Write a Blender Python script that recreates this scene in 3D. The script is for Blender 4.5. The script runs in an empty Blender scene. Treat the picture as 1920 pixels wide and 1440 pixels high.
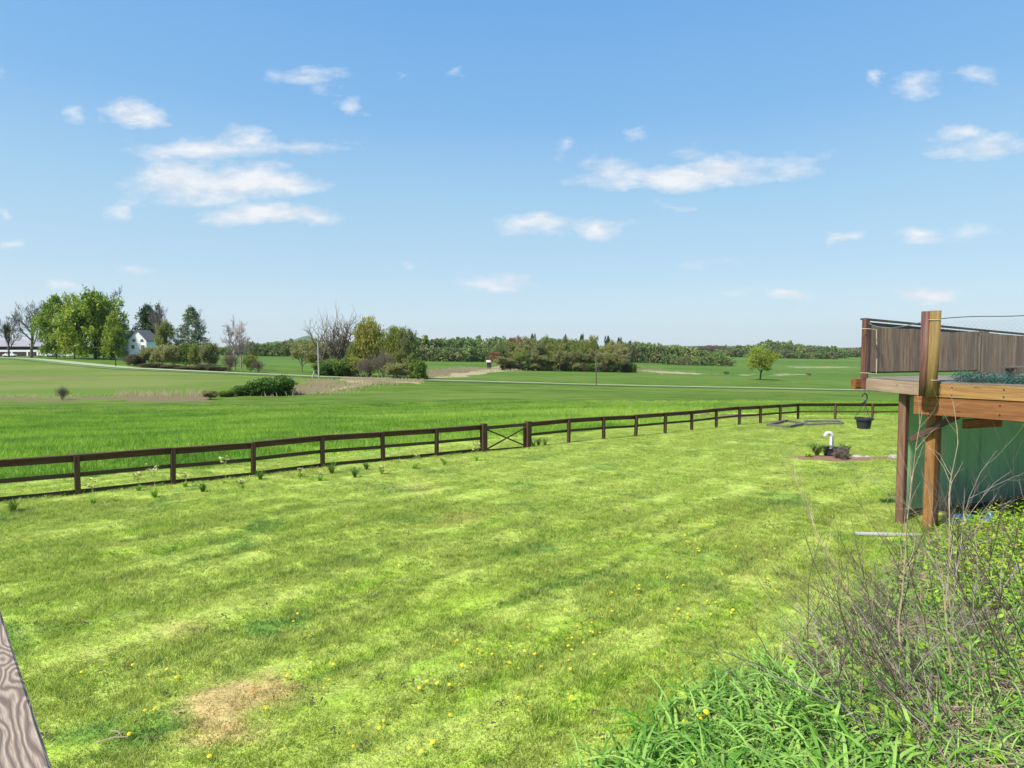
import bpy, math, random
import numpy as np
from mathutils import Vector, Matrix, Quaternion
R = math.radians
scene = bpy.context.scene
C = scene.collection

# ------------------------------------------------------------------ camera
H = 3.4                      # eye height above the yard
F = 1200.0                   # focal length in photo pixels (1920 wide)
PITCH = math.atan(65.0 / F)
cam = bpy.data.cameras.new('camera'); cam.lens = 22.5; cam.sensor_width = 36
cam.clip_start = 0.05; cam.clip_end = 20000
camo = bpy.data.objects.new('camera', cam); C.objects.link(camo)
camo.location = (0, 0, H); camo.rotation_euler = (math.pi/2 - PITCH, 0, 0)
scene.camera = camo

# ------------------------------------------------------------------ world, sun, exposure
SUN_EL, SUN_AZ = R(52), R(229)          # azimuth clockwise from +Y: behind the viewer, a little left
EXPO = 0.9
SKY = 0.115
world = bpy.data.worlds.new('World'); scene.world = world; world.use_nodes = True
sun = bpy.data.lights.new('sun', 'SUN'); sun.energy = 3.6; sun.angle = R(3); sun.color = (1, .95, .86)
suno = bpy.data.objects.new('sun', sun); C.objects.link(suno)
sd = Vector((math.sin(SUN_AZ)*math.cos(SUN_EL), math.cos(SUN_AZ)*math.cos(SUN_EL), math.sin(SUN_EL)))
suno.rotation_euler = sd.to_track_quat('Z', 'Y').to_euler()
scene.view_settings.view_transform = 'Standard'; scene.view_settings.look = 'None'
scene.view_settings.exposure = EXPO; scene.view_settings.gamma = 1
scene.render.resolution_x = 1024; scene.render.resolution_y = 768

class NT:
    def __init__(s, nt): s.nt = nt; s.N = nt.nodes; s.L = nt.links
    def new(s, t, **k):
        n = s.N.new(t)
        for a, v in k.items(): setattr(n, a, v)
        return n
    def put(s, sock, v):
        if isinstance(v, bpy.types.NodeSocket): s.L.new(v, sock)
        elif v is not None:
            if sock.type == 'RGBA' and len(v) == 3: v = (*v, 1)
            sock.default_value = v
    def math(s, op, a, b=None, c=None, clamp=False):
        n = s.new('ShaderNodeMath', operation=op); n.use_clamp = clamp
        for i, v in enumerate((a, b, c)):
            if v is not None: s.put(n.inputs[i], v)
        return n.outputs[0]
    def vmath(s, op, a, b=None, out=0):
        n = s.new('ShaderNodeVectorMath', operation=op)
        s.put(n.inputs[0], a)
        if b is not None: s.put(n.inputs[1], b)
        return n.outputs[out]
    def mix(s, f, a, b, mode='MIX'):
        n = s.new('ShaderNodeMix', data_type='RGBA', blend_type=mode)
        s.put(n.inputs[0], f); s.put(n.inputs[6], a); s.put(n.inputs[7], b)
        return n.outputs[2]
    def ramp(s, f, lo, hi, a=0.0, b=1.0, smooth=True):
        n = s.new('ShaderNodeMapRange'); n.interpolation_type = 'SMOOTHSTEP' if smooth else 'LINEAR'
        s.put(n.inputs[0], f); n.inputs[1].default_value = lo; n.inputs[2].default_value = hi
        n.inputs[3].default_value = a; n.inputs[4].default_value = b
        return n.outputs[0]
    def noise(s, vec, scale, detail=3, rough=.55, dist=0, out=0):
        n = s.new('ShaderNodeTexNoise'); s.put(n.inputs['Vector'], vec)
        n.inputs['Scale'].default_value = scale; n.inputs['Detail'].default_value = detail
        n.inputs['Roughness'].default_value = rough; n.inputs['Distortion'].default_value = dist
        return n.outputs[out]
    def mapping(s, vec, rot=(0,0,0), scale=(1,1,1), loc=(0,0,0)):
        n = s.new('ShaderNodeMapping'); s.put(n.inputs[0], vec)
        n.inputs[1].default_value = loc; n.inputs[2].default_value = rot; n.inputs[3].default_value = scale
        return n.outputs[0]
    def pos(s): return s.new('ShaderNodeNewGeometry').outputs['Position']
    def attr(s, name):
        n = s.new('ShaderNodeAttribute'); n.attribute_name = name; return n.outputs['Fac']

def build_world():
    t = NT(world.node_tree); t.N.clear()
    out = t.new('ShaderNodeOutputWorld'); bg = t.new('ShaderNodeBackground'); t.L.new(bg.outputs[0], out.inputs[0])
    sky = t.new('ShaderNodeTexSky', sky_type='NISHITA')
    sky.sun_disc = False; sky.sun_elevation = SUN_EL; sky.sun_rotation = SUN_AZ
    sky.altitude = 200; sky.air_density = 1.0; sky.dust_density = 1.0; sky.ozone_density = 2.5
    tc = t.new('ShaderNodeTexCoord'); d = tc.outputs['Generated']
    sp = t.new('ShaderNodeSeparateXYZ'); t.L.new(d, sp.inputs[0])
    y = t.math('MAXIMUM', sp.outputs[1], 0.08)
    u = t.math('DIVIDE', sp.outputs[0], y); w = t.math('DIVIDE', sp.outputs[2], y)
    cb = t.new('ShaderNodeCombineXYZ'); t.L.new(u, cb.inputs[0]); t.L.new(w, cb.inputs[1])
    p = cb.outputs[0]
    # wind-torn clouds: warped distance to a set of flat cloud bodies
    wn = t.noise(t.mapping(p, scale=(9, 17, 1)), 1, 5, .6, out=1)
    wv = t.vmath('MULTIPLY', t.vmath('SUBTRACT', wn, (.5, .5, .5)), (.12, .06, 0))
    pw = t.vmath('ADD', p, wv)
    fine = t.noise(t.mapping(p, scale=(14, 34, 1), loc=(4, 1, 0)), 1, 9, .66)
    clouds = [  # px, py, rx, ry, strength
        (575,148,62,17,.55),(610,170,30,12,.35),(245,210,42,22,.75),(262,224,45,14,.8),(145,214,26,14,.42),(663,203,22,13,.5),
        (858,138,18,9,.3),(733,152,9,9,.3),(400,282,150,24,.72),(450,262,46,22,.75),(560,281,80,15,.65),(330,290,80,20,.5),
        (400,342,165,26,1.0),(330,330,80,26,.9),(500,340,90,22,1.0),(390,362,140,16,.5),(500,400,98,21,1.15),(440,392,48,16,.8),(570,405,50,16,.8),
        (213,392,20,15,.5),(18,462,24,10,.45),(250,500,30,9,.4),(125,540,34,9,.55),(5,140,12,9,.35),(3,400,12,12,.45),
        (1280,330,175,20,.95),(1370,318,80,22,.9),(1150,318,60,22,.6),(1490,315,45,22,.42),(1300,290,25,14,.3),(1065,282,22,11,.35),(1540,293,12,8,.28),
        (1000,420,58,16,.75),(1130,424,52,16,.8),(1250,378,22,8,.25),(1640,145,14,14,.45),(1722,158,46,22,.62),(1830,145,32,18,.45),
        (1790,252,42,16,.6),(1850,275,62,18,.7),(1790,280,40,14,.4),(1905,272,30,12,.4),(1585,446,32,10,.65),(1720,442,50,14,.7),(1820,440,40,10,.35),
        (1482,553,38,12,.95),(1742,550,60,13,.95),(930,532,66,12,.65),(965,522,26,9,.55),(763,495,12,7,.3),(1595,602,30,6,.4),(1310,500,50,8,.2),
        (1195,253,14,7,.2),(1300,275,16,10,.2),(1400,548,60,8,.25)]
    acc = None
    for (cx, cy, rx, ry, st) in clouds:
        cu = (cx-960)/F; k = (math.cos(PITCH) + (720-cy)/F*math.sin(PITCH))
        cu /= k; cw = ((720-cy)/F*math.cos(PITCH) - math.sin(PITCH))/k
        v = t.vmath('MULTIPLY', t.vmath('SUBTRACT', pw, (cu, cw, 0)), (F/rx/1.25, F/ry/1.25, 0))
        r = t.vmath('LENGTH', v, out=1)
        m = t.math('MULTIPLY_ADD', r, -st, st)
        acc = m if acc is None else t.math('SMOOTH_MAX', acc, m, .12)
    dens = t.math('ADD', acc, t.math('MULTIPLY', t.math('SUBTRACT', fine, .5), 1.15))
    mask = t.ramp(dens, 0.0, 0.74, 0, .9, False)
    front = t.ramp(sp.outputs[1], .05, .3)
    mask = t.math('MULTIPLY', mask, front)
    # thin uneven veil low in the sky, all round
    el = sp.outputs[2]
    nish = t.mix(1.0, sky.outputs[0], (.74, .99, 1.04), 'MULTIPLY')
    cr = t.new('ShaderNodeValToRGB'); el2 = t.math('ADD', el, t.math('MULTIPLY', t.math('SUBTRACT', t.noise(d, 1.6, 3), .5), .06)); t.L.new(el2, cr.inputs[0])
    stops = [(0, (.70,.79,.865)), (.05, (.655,.775,.865)), (.12, (.515,.70,.85)), (.22, (.405,.64,.845)), (.34, (.245,.505,.85)), (.47, (.175,.435,.82)), (1, (.10,.30,.68))]
    e_ = cr.color_ramp.elements
    while len(e_) < len(stops): e_.new(.5)
    for q, (p_, c_) in zip(e_, stops): q.position = p_; q.color = (*c_, 1)
    grad = t.vmath('SCALE', cr.outputs[0]); t.N[-1].inputs[3].default_value = 4.6
    base = t.mix(.86, nish, grad)
    cc = t.mix(t.ramp(fine, .42, .62), (3.75, 3.92, 4.2), (4.4, 4.45, 4.55))
    col = t.mix(mask, base, cc)
    t.L.new(col, bg.inputs[0]); bg.inputs[1].default_value = SKY
build_world()

# ------------------------------------------------------------------ photo ray helper (a pixel and a distance give a real place)
def ray(px, py):
    x = (px-960)/F; up = (720-py)/F
    y = math.cos(PITCH) + up*math.sin(PITCH); z = up*math.cos(PITCH) - math.sin(PITCH)
    return x/y, z/y
def P(px, py, Y):
    u, w = ray(px, py); return Vector((u*Y, Y, H + w*Y))

# ------------------------------------------------------------------ terrain
F0x, F0y = ray(145, 925)[0]*15.1, 15.1
def fence_px(n): return (145+206.8*n)/(1+.088*n)
FL = []
for n in range(-3, 7):
    Y = 15.1*(1+.088*n); FL.append((ray(fence_px(n), 890)[0]*Y, Y))
d1 = 1.688*15.1
FR = []
for n in range(0, 10):
    Y = d1*(1+.05*n); px = (1066+122.6*n)/(1+.05*n); FR.append((ray(px, 810)[0]*Y, Y))
K = FR[-1]
FS = [(K[0]+2.06*i, K[1]-.14*i) for i in range(1, 10)]
G1 = FL[-1]                                   # near gate post
G2 = (ray(990, 838)[0]*d1*.955, d1*.955)      # far gate post
def seg_s(X, Y, a, b):
    dx, dy = b[0]-a[0], b[1]-a[1]; L = math.hypot(dx, dy)
    return (-(X-a[0])*dy + (Y-a[1])*dx)/L
def beyond(X, Y):
    s = np.where(X < G1[0], seg_s(X, Y, FL[0], G1), seg_s(X, Y, G1, K))
    return np.maximum(s, seg_s(X, Y, K, (K[0]+2.06, K[1]-.14)))
dcol = [22, 30, 45, 70, 110, 160, 230, 350, 550, 900, 1600, 6000]
tab = {
 -500:[0, 838,806,778,750,704,674,666,663,661,657,652],
 0:   [0, 836,803,775,749,704,674,665,663,661,657,652],
 240: [0, 830,800,772,747,699,673,666,664,661,657,652],
 435: [0, 824,796,770,744,700,688,677,668,661,657,652],
 740: [0, 818,788,766,741,711,698,683,670,662,657,652],
 960: [0, 815,783,762,739,717,704,687,672,663,658,652],
 1200:[0, 808,780,760,741,725,709,691,676,665,659,652],
 1425:[0, 800,776,758,742,731,712,697,681,668,660,652],
 1600:[0, 797,775,757,744,736,719,701,685,671,661,652],
 2000:[0, 797,775,757,745,738,722,703,688,674,662,652],
 2600:[0, 797,775,757,745,738,722,703,688,674,662,652]}
UG = np.linspace(-1.3, 1.5, 281); DG = np.log(np.geomspace(22, 6000, 240))
cols = sorted(tab); cu = [(c-960)/F for c in cols]
tz = np.zeros((len(cols), len(dcol)))
for i, c in enumerate(cols):
    for j, d in enumerate(dcol):
        if j == 0: tz[i, j] = -.35
        else: tz[i, j] = H + ray(c, tab[c][j])[1]*d
ld = np.log(dcol)
tmp = np.array([np.interp(DG, ld, tz[i]) for i in range(len(cols))])
ZG = np.array([np.interp(UG, cu, tmp[:, j]) for j in range(len(DG))]).T
def smooth(a, k, ax):
    w = np.hanning(2*k+3)[1:-1]; w /= w.sum()
    pad = [(0, 0), (0, 0)]; pad[ax] = (k, k)
    b = np.pad(a, pad, mode='edge')
    return np.apply_along_axis(lambda v: np.convolve(v, w, 'valid'), ax, b)
ZG = smooth(smooth(ZG, 14, 0), 7, 1)
def sstep(x): x = np.clip(x, 0, 1); return x*x*(3-2*x)
def bank(X, Y):      # how far into the weedy bank at the right
    return (X-.75)*.717 - (Y-5.0)*.697
def ground_z(X, Y):
    X = np.asarray(X, float); Y = np.asarray(Y, float)
    zy = -np.interp(Y, [14, 23, 37, 60], [0, .3, .66, .8])
    zy = zy + .025*np.sin(X*.9+Y*.31)*np.sin(Y*.7-X*.2) + .012*np.sin(X*2.3-Y*1.9)
    zy = zy + .016*np.sin(6.2*(-.688*X+.725*Y)+.8*np.sin(X*.7))*np.clip((22-Y)/8, 0, 1) + .010*np.sin(X*5.1+Y*2.2)*np.sin(Y*4.3-X*1.7)
    t = bank(X, Y)
    zy = zy + .42*sstep(t/2.2)*sstep((16-Y)/4)
    r = np.hypot(X, Y); D = np.maximum(Y, .55*r); D = np.maximum(D, 22.001)
    u = np.clip(X/np.maximum(Y, .3*r+1e-3), -1.29, 1.49)
    fu = (u-UG[0])/(UG[1]-UG[0]); fd = (np.log(np.minimum(D, 5999))-DG[0])/(DG[1]-DG[0])
    i = np.clip(fu.astype(int), 0, len(UG)-2); j = np.clip(fd.astype(int), 0, len(DG)-2)
    a = fu-i; b = np.clip(fd-j, 0, 1)
    zt = (ZG[i, j]*(1-a)*(1-b) + ZG[i+1, j]*a*(1-b) + ZG[i, j+1]*(1-a)*b + ZG[i+1, j+1]*a*b)
    s = beyond(X, Y); k = sstep((s-1.5)/22)
    k = np.where(Y < 2, 0, k)
    return zy*(1-k) + zt*k
def gz(x, y): return float(ground_z(x, y))
def hit(px, py):
    """where the ray through a photo pixel meets the terrain"""
    u, w = ray(px, py); prev = None
    for Y in np.geomspace(3.5, 5000, 2600):
        g = gz(u*Y, Y)
        if H + w*Y < g:
            if prev is None: return (u*Y, Y)
            a, b = prev, Y
            for _ in range(18):
                m = .5*(a+b)
                if H + w*m < gz(u*m, m): b = m
                else: a = m
            return (u*b, b)
        prev = Y
    return (u*5000, 5000)

# ------------------------------------------------------------------ mesh helpers
def tag(o, label=None, cat=None, group=None, kind=None):
    if label: o['label'] = label
    if cat: o['category'] = cat
    if group: o['group'] = group
    if kind: o['kind'] = kind
    return o
def empty(name, loc, rz=0):
    o = bpy.data.objects.new(name, None); C.objects.link(o); o.location = loc; o.rotation_euler = (0, 0, rz)
    o.empty_display_size = .2; return o
def arr_mesh(name, V, Fc, uv=None, attrs=None, smooth_=False):
    """V (n,3), Fc: list of faces OR (m,k) int array"""
    me = bpy.data.meshes.new(name)
    V = np.asarray(V, np.float32)
    if isinstance(Fc, np.ndarray):
        m, k = Fc.shape
        me.vertices.add(len(V)); me.vertices.foreach_set('co', V.ravel())
        me.loops.add(m*k); me.loops.foreach_set('vertex_index', Fc.astype(np.int32).ravel())
        me.polygons.add(m); me.polygons.foreach_set('loop_start', np.arange(0, m*k, k, dtype=np.int32))
        me.polygons.foreach_set('loop_total', np.full(m, k, np.int32))
    else:
        me.from_pydata(V.tolist(), [], Fc)
    if uv is not None:
        l = me.uv_layers.new(name='UVMap'); l.data.foreach_set('uv', np.asarray(uv, np.float32).ravel())
    if attrs:
        for k_, a in attrs.items():
            at = me.attributes.new(k_, 'FLOAT', 'POINT'); at.data.foreach_set('value', np.asarray(a, np.float32))
    me.update(calc_edges=True)
    if smooth_: me.polygons.foreach_set('use_smooth', np.ones(len(me.polygons), bool))
    return me
def link(name, me, m, parent=None):
    o = bpy.data.objects.new(name, me); C.objects.link(o)
    if m is not None and not me.materials: me.materials.append(m)
    if parent is not None: o.parent = parent
    return o
class MB:
    def __init__(s): s.v = []; s.f = []; s.uv = []
    def face(s, idx, uvs): s.f.append(idx); s.uv.extend(uvs)
    def beam(s, p0, p1, w, h, up=(0, 0, 1), bev=.0):
        """board from p0 to p1, w across, h along 'up'; chamfered; uv.x runs along the grain in metres"""
        p0 = Vector(p0); p1 = Vector(p1); d = p1-p0; L = d.length; d.normalize()
        up = Vector(up); sdv = d.cross(up).normalized(); up = sdv.cross(d).normalized()
        b = min(bev or min(w, h)*.08, .012)
        prof = [(-w/2+b, -h/2), (w/2-b, -h/2), (w/2, -h/2+b), (w/2, h/2-b), (w/2-b, h/2), (-w/2+b, h/2), (-w/2, h/2-b), (-w/2, -h/2+b)]
        n = len(s.v); off = random.random()*50
        for p in (p0, p1):
            for a, c in prof: s.v.append(p+sdv*a+up*c)
        per = [0]
        for i in range(8):
            a = prof[i]; c = prof[(i+1) % 8]; per.append(per[-1]+math.hypot(a[0]-c[0], a[1]-c[1]))
        for i in range(8):
            j = (i+1) % 8
            s.face((n+i, n+j, n+8+j, n+8+i), [(off, off+per[i]), (off, off+per[i+1]), (off+L, off+per[i+1]), (off+L, off+per[i])])
        s.face(tuple(n+i for i in range(7, -1, -1)), [(off+prof[i][0]*.2, off+prof[i][1]) for i in range(7, -1, -1)])
        s.face(tuple(n+8+i for i in range(8)), [(off+prof[i][0]*.2, off+prof[i][1]) for i in range(8)])
    def tube(s, pts, rad, sides=6, cap=True):
        pts = [Vector(p) for p in pts]; n0 = len(s.v); m = len(pts)
        if not hasattr(rad, '__len__'): rad = [rad]*m
        x = None; L = 0
        for i, p in enumerate(pts):
            d = (pts[min(i+1, m-1)]-pts[max(i-1, 0)]).normalized()
            if x is None: x = d.orthogonal().normalized()
            else: x = (x-d*x.dot(d)).normalized()
            y = d.cross(x)
            for k in range(sides):
                a = 2*math.pi*k/sides; s.v.append(p+(x*math.cos(a)+y*math.sin(a))*rad[i])
        for i in range(m-1):
            l2 = L+(pts[i+1]-pts[i]).length
            for k in range(sides):
                k2 = (k+1) % sides; a = n0+i*sides
                s.face((a+k, a+k2, a+sides+k2, a+sides+k), [(L, k*.05), (L, k*.05+.05), (l2, k*.05+.05), (l2, k*.05)])
            L = l2
        if cap and sides > 2:
            s.face(tuple(n0+k for k in range(sides-1, -1, -1)), [(0, 0)]*sides)
            s.face(tuple(n0+(m-1)*sides+k for k in range(sides)), [(0, 0)]*sides)
    def lathe(s, prof, c=(0, 0, 0), seg=24):
        n0 = len(s.v); c = Vector(c)
        for r, z in prof:
            for k in range(seg):
                a = 2*math.pi*k/seg; s.v.append(c+Vector((r*math.cos(a), r*math.sin(a), z)))
        for i in range(len(prof)-1):
            for k in range(seg):
                k2 = (k+1) % seg; a = n0+i*seg
                s.face((a+k, a+k2, a+seg+k2, a+seg+k), [(k, i), (k+1, i), (k+1, i+1), (k, i+1)])
    def prism(s, poly, z0, z1):
        n = len(s.v); m = len(poly)
        for z in (z0, z1):
            for x, y in poly: s.v.append(Vector((x, y, z)))
        for i in range(m):
            j = (i+1) % m; L = math.hypot(poly[j][0]-poly[i][0], poly[j][1]-poly[i][1])
            s.face((n+i, n+j, n+m+j, n+m+i), [(0, z0), (L, z0), (L, z1), (0, z1)])
        s.face(tuple(n+i for i in range(m-1, -1, -1)), [poly[i] for i in range(m-1, -1, -1)])
        s.face(tuple(n+m+i for i in range(m)), [poly[i] for i in range(m)])
    def poly(s, pts):
        n = len(s.v); s.v += [Vector(p) for p in pts]
        s.face(tuple(range(n, n+len(pts))), [(p[0], p[2]) for p in pts])
    def strip(s, pts, side, widths):
        """ribbon leaf"""
        n = len(s.v); side = Vector(side)
        for p, w in zip(pts, widths):
            p = Vector(p); s.v.append(p-side*w*.5); s.v.append(p+side*w*.5)
        for i in range(len(pts)-1):
            a = n+2*i; s.face((a, a+1, a+3, a+2), [(0, i), (1, i), (1, i+1), (0, i+1)])
    def build(s, name, m, parent=None, smooth_=False):
        me = bpy.data.meshes.new(name); me.from_pydata([tuple(v) for v in s.v], [], s.f)
        l = me.uv_layers.new(name='UVMap'); l.data.foreach_set('uv', np.array(s.uv, np.float32).ravel())
        if smooth_: me.polygons.foreach_set('use_smooth', np.ones(len(me.polygons), bool))
        me.update(); return link(name, me, m, parent)
def copy_tree(o, parent=None):
    c = o.copy(); C.objects.link(c)
    if parent is not None: c.parent = parent
    for ch in list(o.children): copy_tree(ch, c)
    return c

# ------------------------------------------------------------------ materials
def newmat(name):
    m = bpy.data.materials.new(name); m.use_nodes = True; t = NT(m.node_tree)
    return m, t, t.N['Principled BSDF']
def plain(name, col, rough=.6, var=.25, scale=6, metal=0, bump=0.0):
    m, t, b = newmat(name)
    n = t.noise(t.pos(), scale, 4)
    c = t.mix(n, tuple(x*(1-var) for x in col), tuple(min(1, x*(1+var)) for x in col))
    t.L.new(c, b.inputs['Base Color']); b.inputs['Roughness'].default_value = rough; b.inputs['Metallic'].default_value = metal
    if bump:
        bp = t.new('ShaderNodeBump'); bp.inputs['Strength'].default_value = bump; bp.inputs['Distance'].default_value = .02
        t.L.new(n, bp.inputs['Height']); t.L.new(bp.outputs[0], b.inputs['Normal'])
    return m
def wood(name, c1, c2, dark, fu=1.2, fv=38, knots=.5, rough=.75, bump=.5, knotscale=2.2):
    m, t, b = newmat(name)
    uv = t.new('ShaderNodeTexCoord').outputs['UV']
    warp = t.noise(t.mapping(uv, scale=(1.1, 6, 1)), 1, 2, out=1)
    uvw = t.vmath('ADD', uv, t.vmath('MULTIPLY', t.vmath('SUBTRACT', warp, (.5, .5, .5)), (.2, .05, 0)))
    g = t.noise(t.mapping(uvw, scale=(fu, fv, 1)), 1, 5, .6)
    g2 = t.noise(t.mapping(uv, scale=(fu*.7, fv*3.5, 1)), 1, 3, .6)
    big = t.noise(t.mapping(uv, scale=(.8, 2, 1)), 1, 3)
    col = t.mix(t.ramp(g, .32, .68), c1, c2)
    col = t.mix(t.math('MULTIPLY', t.ramp(g2, .5, .75), .55), col, dark)
    col = t.mix(t.ramp(big, .35, .75, 0, .4), col, tuple(.5*(a+d_) for a, d_ in zip(c1, dark)))
    if knots:
        vn = t.new('ShaderNodeTexVoronoi'); t.put(vn.inputs['Vector'], t.mapping(uvw, scale=(knotscale, knotscale*3.2, 1)))
        vn.inputs['Scale'].default_value = 1
        col = t.mix(t.ramp(vn.outputs['Distance'], .06, .16, knots, 0), col, dark)
    t.L.new(col, b.inputs['Base Color']); b.inputs['Roughness'].default_value = rough
    b.inputs['Specular IOR Level'].default_value = .3
    bp = t.new('ShaderNodeBump'); bp.inputs['Strength'].default_value = bump; bp.inputs['Distance'].default_value = .006
    t.L.new(t.math('ADD', g, t.math('MULTIPLY', g2, .5)), bp.inputs['Height']); t.L.new(bp.outputs[0], b.inputs['Normal'])
    return m
def leafmat(name, ca, cb, rough=.6, trans=.35, objvar=.12, pos_scale=.25, island=.5, attr=None):
    m, t, b = newmat(name)
    g = t.new('ShaderNodeNewGeometry'); n = t.noise(g.outputs['Position'], pos_scale, 3)
    f = t.math('ADD', t.math('MULTIPLY', n, 1-island), t.math('MULTIPLY', g.outputs['Random Per Island'], island))
    col = t.mix(t.ramp(f, .25, .75, smooth=False), ca, cb)
    oi = t.new('ShaderNodeObjectInfo')
    hs = t.new('ShaderNodeHueSaturation')
    r = oi.outputs['Random'] if attr is None else t.attr(attr)
    t.L.new(t.math('MULTIPLY_ADD', r, objvar*.35, .5-objvar*.175), hs.inputs['Hue'])
    t.L.new(t.math('MULTIPLY_ADD', r, -objvar*3, 1+objvar*1.5), hs.inputs['Value'])
    if attr: col = t.mix(t.ramp(t.attr(attr), .72, .8, 0, .8), col, (.30, .24, .14))
    t.L.new(col, hs.inputs['Color']); col = hs.outputs[0]
    t.L.new(col, b.inputs['Base Color']); b.inputs['Roughness'].default_value = rough; b.inputs['Specular IOR Level'].default_value = .25
    if trans:
        tr = t.new('ShaderNodeBsdfTranslucent'); t.L.new(col, tr.inputs[0])
        mx = t.new('ShaderNodeMixShader'); mx.inputs[0].default_value = trans
        t.L.new(b.outputs[0], mx.inputs[1]); t.L.new(tr.outputs[0], mx.inputs[2])
        t.L.new(mx.outputs[0], t.N['Material Output'].inputs[0])
    return m

BARE = hit(435, 1315); BARE2 = hit(1085, 930)
def lawn_color(t):
    p = t.pos()
    big = t.noise(p, .35, 6, .68)
    med = t.noise(t.mapping(p, loc=(7, 3, 0)), 1.1, 4, .62)
    fin = t.noise(p, 6, 4, .65)
    st = t.noise(t.mapping(t.mapping(p, rot=(0, 0, R(-41))), scale=(.3, 3.0, 1)), 1, 6, .72, .8)
    green = t.mix(t.ramp(med, .36, .62), (.31, .48, .04), (.44, .58, .07))
    col = t.mix(t.ramp(t.math('ADD', t.math('MULTIPLY', big, .5), t.math('MULTIPLY', st, .5)), .42, .58), green, (.43, .50, .10))
    stripe = t.ramp(st, .44, .56)
    col = t.mix(t.math('MULTIPLY', stripe, .45), col, (.46, .52, .105))
    clump = t.noise(t.mapping(t.mapping(p, rot=(0, 0, R(-41))), scale=(1.6, 3.4, 1)), 1, 5, .7)
    col = t.mix(t.ramp(clump, .36, .5, .25, 0), col, (.11, .24, .025))
    col = t.mix(t.ramp(clump, .52, .66, 0, .5), col, (.50, .56, .16))
    q = t.vmath('DOT_PRODUCT', t.vmath('ADD', p, t.vmath('MULTIPLY', t.noise(p, .5, 2, out=1), (.5, .5, 0))), (-.688, .725, 0), out=1)
    sw = t.math('SINE', t.math('MULTIPLY', q, 4.6))
    sw = t.math('MULTIPLY', t.ramp(sw, -.5, .6), t.ramp(big, .36, .58, .35, 1))
    col = t.mix(t.math('MULTIPLY', sw, .62), col, (.52, .60, .13))
    for off, w_, k_ in ((6.1, .16, .75), (7.5, .14, .5), (4.7, .13, .5), (9.3, .2, .5), (10.9, .2, .4), (12.8, .25, .45), (15.2, .3, .4), (3.2, .12, .4)):
        dd = t.math('ABSOLUTE', t.math('SUBTRACT', q, off))
        col = t.mix(t.math('MULTIPLY', t.ramp(dd, 0, w_, k_, 0), t.ramp(med, .35, .6)), col, (.10, .20, .02))
        dd2 = t.math('ABSOLUTE', t.math('SUBTRACT', q, off-w_*1.9))
        col = t.mix(t.ramp(dd2, 0, w_*1.2, k_*.7, 0), col, (.48, .52, .13))
    lush = t.ramp(t.noise(t.mapping(p, loc=(31, 12, 0)), .55, 3, .6), .56, .68, 0, .75)
    col = t.mix(lush, col, (.10, .26, .045))
    straw = t.ramp(t.noise(t.mapping(p, loc=(3, 40, 0)), .8, 5, .7), .58, .74, 0, .75)
    col = t.mix(straw, col, (.55, .46, .18))
    for (bx, by), r in ((BARE, .62), (hit(520, 1290), .3), (hit(870, 975), .6), (hit(780, 915), .8), (hit(330, 1180), .3)):
        d = t.vmath('LENGTH', t.vmath('MULTIPLY', t.vmath('SUBTRACT', p, (bx, by, 0)), (1, 1, 0)), out=1)
        d = t.math('ADD', d, t.math('MULTIPLY', t.math('SUBTRACT', med, .5), r*3.6))
        col = t.mix(t.ramp(d, r*.2, r*1.3, (.9 if r > .61 and r < .7 else .35), 0), col, (.60, .42, .19))
    # grassy strip gets paler away from the house, darker speckle everywhere
    sp = t.new('ShaderNodeSeparateXYZ'); t.L.new(p, sp.inputs[0])
    col = t.mix(t.ramp(sp.outputs[1], 8, 20, 0, .42), col, (.45, .54, .12))
    col = t.mix(t.ramp(fin, .38, .60, .55, 0), col, t.mix(.5, col, (.04, .09, .01)))
    return col
def field_color(t):
    p = t.pos()
    big = t.noise(t.mapping(p, scale=(.5, 1, 1)), .035, 5, .6)
    med = t.noise(t.mapping(p, scale=(.45, 1, 1), loc=(9, 1, 0)), .35, 5, .62)
    col = t.mix(t.ramp(med, .35, .65), (.15, .30, .03), (.34, .50, .055))
    col = t.mix(t.ramp(big, .46, .60, 0, .85), col, (.42, .56, .09))
    col = t.mix(t.ramp(t.noise(t.mapping(p, scale=(.3, 1, 1)), .12, 4, .7), .56, .70, 0, .65), col, (.085, .22, .045))
    return col

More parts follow.
